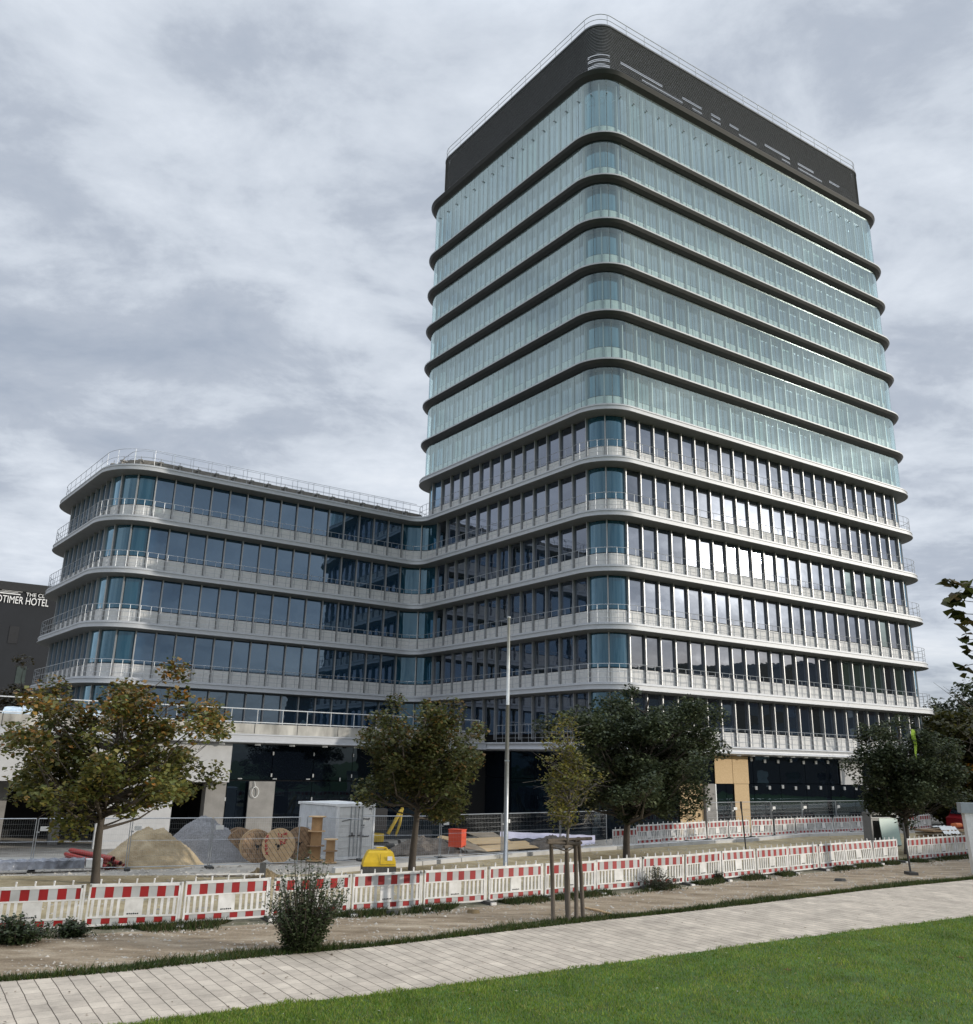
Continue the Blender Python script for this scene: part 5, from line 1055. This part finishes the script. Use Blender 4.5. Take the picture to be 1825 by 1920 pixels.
# foil on the terrace, and a bundle added for a bright window reflection
q=AT(66,1332,50); 
for i,(x_,y_,Y,w_,lb) in enumerate(((56,1334,49.5,2.6,'shiny pale blue foil bundle on the terrace at the far left'),(168,1312,52.5,1.8,'pale blue bundle added for a bright window reflection, behind the leftmost maple'))):
    c=AT(x_,y_,Y); rows=[]
    for j in range(7): rows.append([(w_*(u/8-.5),.5*math.cos(j/6*math.pi)*-1,.55*math.sin(j/6*math.pi)*(1+.35*mnoise.noise(Vector((u*.8,j*.9,i*5))))+.1*mnoise.noise(Vector((u*1.9,j*2.0,i))) ) for u in range(9)])
    mb=MB(); mb.loft(rows,False); o=mb.build('foil_glint_bundle',mat('pale_blue_foil',(.55,.66,.74),.2,0,2,.2,.6,6,spec=.9),None,True); o.location=(c.x,c.y,5.82); tag(o,lb,'foil bundle')
# ================================================================ hotel at the left
HB=AT(0,1090,110); dH=dR; h0=Vector((HB.x,HB.y)); nH=Vector((dH.y,-dH.x)); HT=25.15
hot=thing('hotel_building','dark grey hotel block with a white roof sign behind the left end of the wing','hotel',(h0.x,h0.y,0)); BH=(h0.x,h0.y,0)
def hp(s,e,z): q=h0+dH*s-nH*e; return Vector((q.x,q.y,z))
mb=MB(); r0=[hp(-40,0,-1),hp(26,0,-1),hp(26,18,-1),hp(-40,18,-1)]; r1=[p+Vector((0,0,HT+1)) for p in r0]; mb.loft([r0,r1]); mb.build('wall',mat('hotel_dark_render',(.016,.018,.022),.85,0,.5,.12,.1,20),hot,off=BH); mb=MB(); mb.add(r1,[(0,1,2,3)]); mb.build('roof',m_md,hot,off=BH)
mb=MB(); a=[hp(-40,-.15,HT-1.6),hp(26,-.15,HT-1.6)]; mxh=Matrix((Vector((dH.x,dH.y,0)),Vector((nH.x,nH.y,0)),Vector((0,0,1)))).transposed(); mb.box(hp(-7,-.10,HT-.55),(66,.25,1.1),0,mxh); mb.build('attic_band',mat('hotel_attic',(.024,.025,.026),.8),hot,off=BH)
m_hw=mat('hotel_window',(.05,.065,.06),.3,0,1,.3); k=0
for s,zs in ((-2.6,(17.5,9,6)),(.4,(18.5,14.3,10.2,6)),(4.2,(13.4,9.2)),(2.6,(18.4,)),(7.6,(14.0,10.0))):
    for z in zs:
        mb=MB(); mb.box(hp(s,-.01,z),(1.1,.10,2.2),0,mxh); f=mb.build('window',m_hw if (s+z)%2>1 else m_md,hot,off=BH)
m_sg=mat('sign_white',(.85,.85,.84),.5)
def text(body,s0,width,z,height,name='sign_text'):
    cu=bpy.data.curves.new(name,'FONT'); cu.body=body; cu.size=height/.73; cu.extrude=.04; ob=bpy.data.objects.new(name+'_c',cu); scene.collection.objects.link(ob)
    dg=bpy.context.evaluated_depsgraph_get(); me=bpy.data.meshes.new_from_object(ob.evaluated_get(dg)); bpy.data.objects.remove(ob); xs=[v.co.x for v in me.vertices]; x0,x1=min(xs),max(xs)
    me.materials.clear(); me.materials.append(m_sg)
    for v in me.vertices:
        x=(v.co.x-x0)/(x1-x0)*width; p=hp(s0+x,-.12-v.co.z,z+v.co.y); v.co=p-Vector(BH)
    o=bpy.data.objects.new(name,me); scene.collection.objects.link(o); o.parent=hot; return o
text('OLDTIMER HOTEL',-1.15,7.2,22.42,.98); text('THE CL',3.25,2.2,23.50,.50)
mb=MB(); mb.box(hp(.0,-.12,23.62),(5.2,.06,.12),0,mxh); mb.box(hp(1.2,-.12,23.82),(2.2,.04,.05),0,mxh); mb.box(hp(1.6,-.12,23.98),(2.4,.04,.04),0,mxh); mb.build('sign_stripe',m_sg,hot,off=BH)
# low dark houses across the street, mirrored in the lower windows
nb=thing('brick_building','long dark building across the street, outside the picture','building',(112,38,0),R(96)); mb=MB(); mb.box((0,0,9.5),(120,12,21)); mb.build('wall',mat('dark_brick',(.08,.06,.05),.9,0,3,.2),nb); mb=MB(); mb.box((0,0,20.2),(121,13,.4)); mb.build('roof',m_md,nb)
for i in range(24):
    for z in (2.5,6,9.5,13): mb=MB(); mb.box((-56+4.7*i,6.02,z),(1.9,.06,1.8)); mb.build('window',m_gr if (i*7+int(z))%4==0 else GL[1],nb)
# fallen leaves and crumbs on the paving and lawn, loose stones on the heaps
def scatter_leaves(name,n,pf2,cols,label,cat,r=(.03,.06)):
    co=[];cl=[]
    for i in range(n):
        x,y,z=pf2(); a=random.uniform(0,6.28); s=random.uniform(*r); b=Vector((math.cos(a)*s,math.sin(a)*s,0)); w=Vector((-b.y,b.x,0))*.6; c=Vector((x,y,z+.012))
        co+= [c-b,c+w+Vector((0,0,s*.25)),c+b+Vector((0,0,s*.15)),c-w+Vector((0,0,s*.1))]; k=random.choice(cols); f=random.uniform(.7,1.2); cl.append([v*f for v in k])
    return tag(raw_mesh(name,np.array([tuple(v) for v in co]),4,m_leaf,np.array(cl)),label,cat,kind='stuff')
random.seed(77)
def onpath():
    x=random.uniform(-11,22); t=random.choice((random.random()**3,1-random.random()**3)); return x,float(yL(x)+(yP(x)-yL(x))*t),.004
scatter_leaves('path_litter',420,onpath,[(.14,.08,.03),(.10,.07,.04),(.05,.045,.03)],'small dry leaves and crumbs lying on the paved path','leaf litter',(.015,.04))
def onlawn():
    x=random.uniform(-6,17); return x,float(yL(x))-random.uniform(.1,8),.05
scatter_leaves('lawn_litter',260,onlawn,[(.20,.13,.05),(.30,.26,.12),(.45,.45,.40)],'small fallen leaves and clover flowers scattered in the lawn','leaf litter',(.012,.035))
def onsite():
    x=random.uniform(-22,9); y=float(yK(x))+random.uniform(.6,7); return x,y,gz(x,y)
pebbles('site_rubble',3200,onsite,.02,.09,m_peb,'loose stones and broken lumps on the building site ground')
def onsand():
    x=random.uniform(-12,24); return x,float(yB(x))+.5+random.random()*max(.2,float(yK(x)-yB(x))-.8),0.0
pebbles('sand_crumbs',2600,onsand,.015,.05,m_peb,'small stones on the sandy strip behind the near barriers')
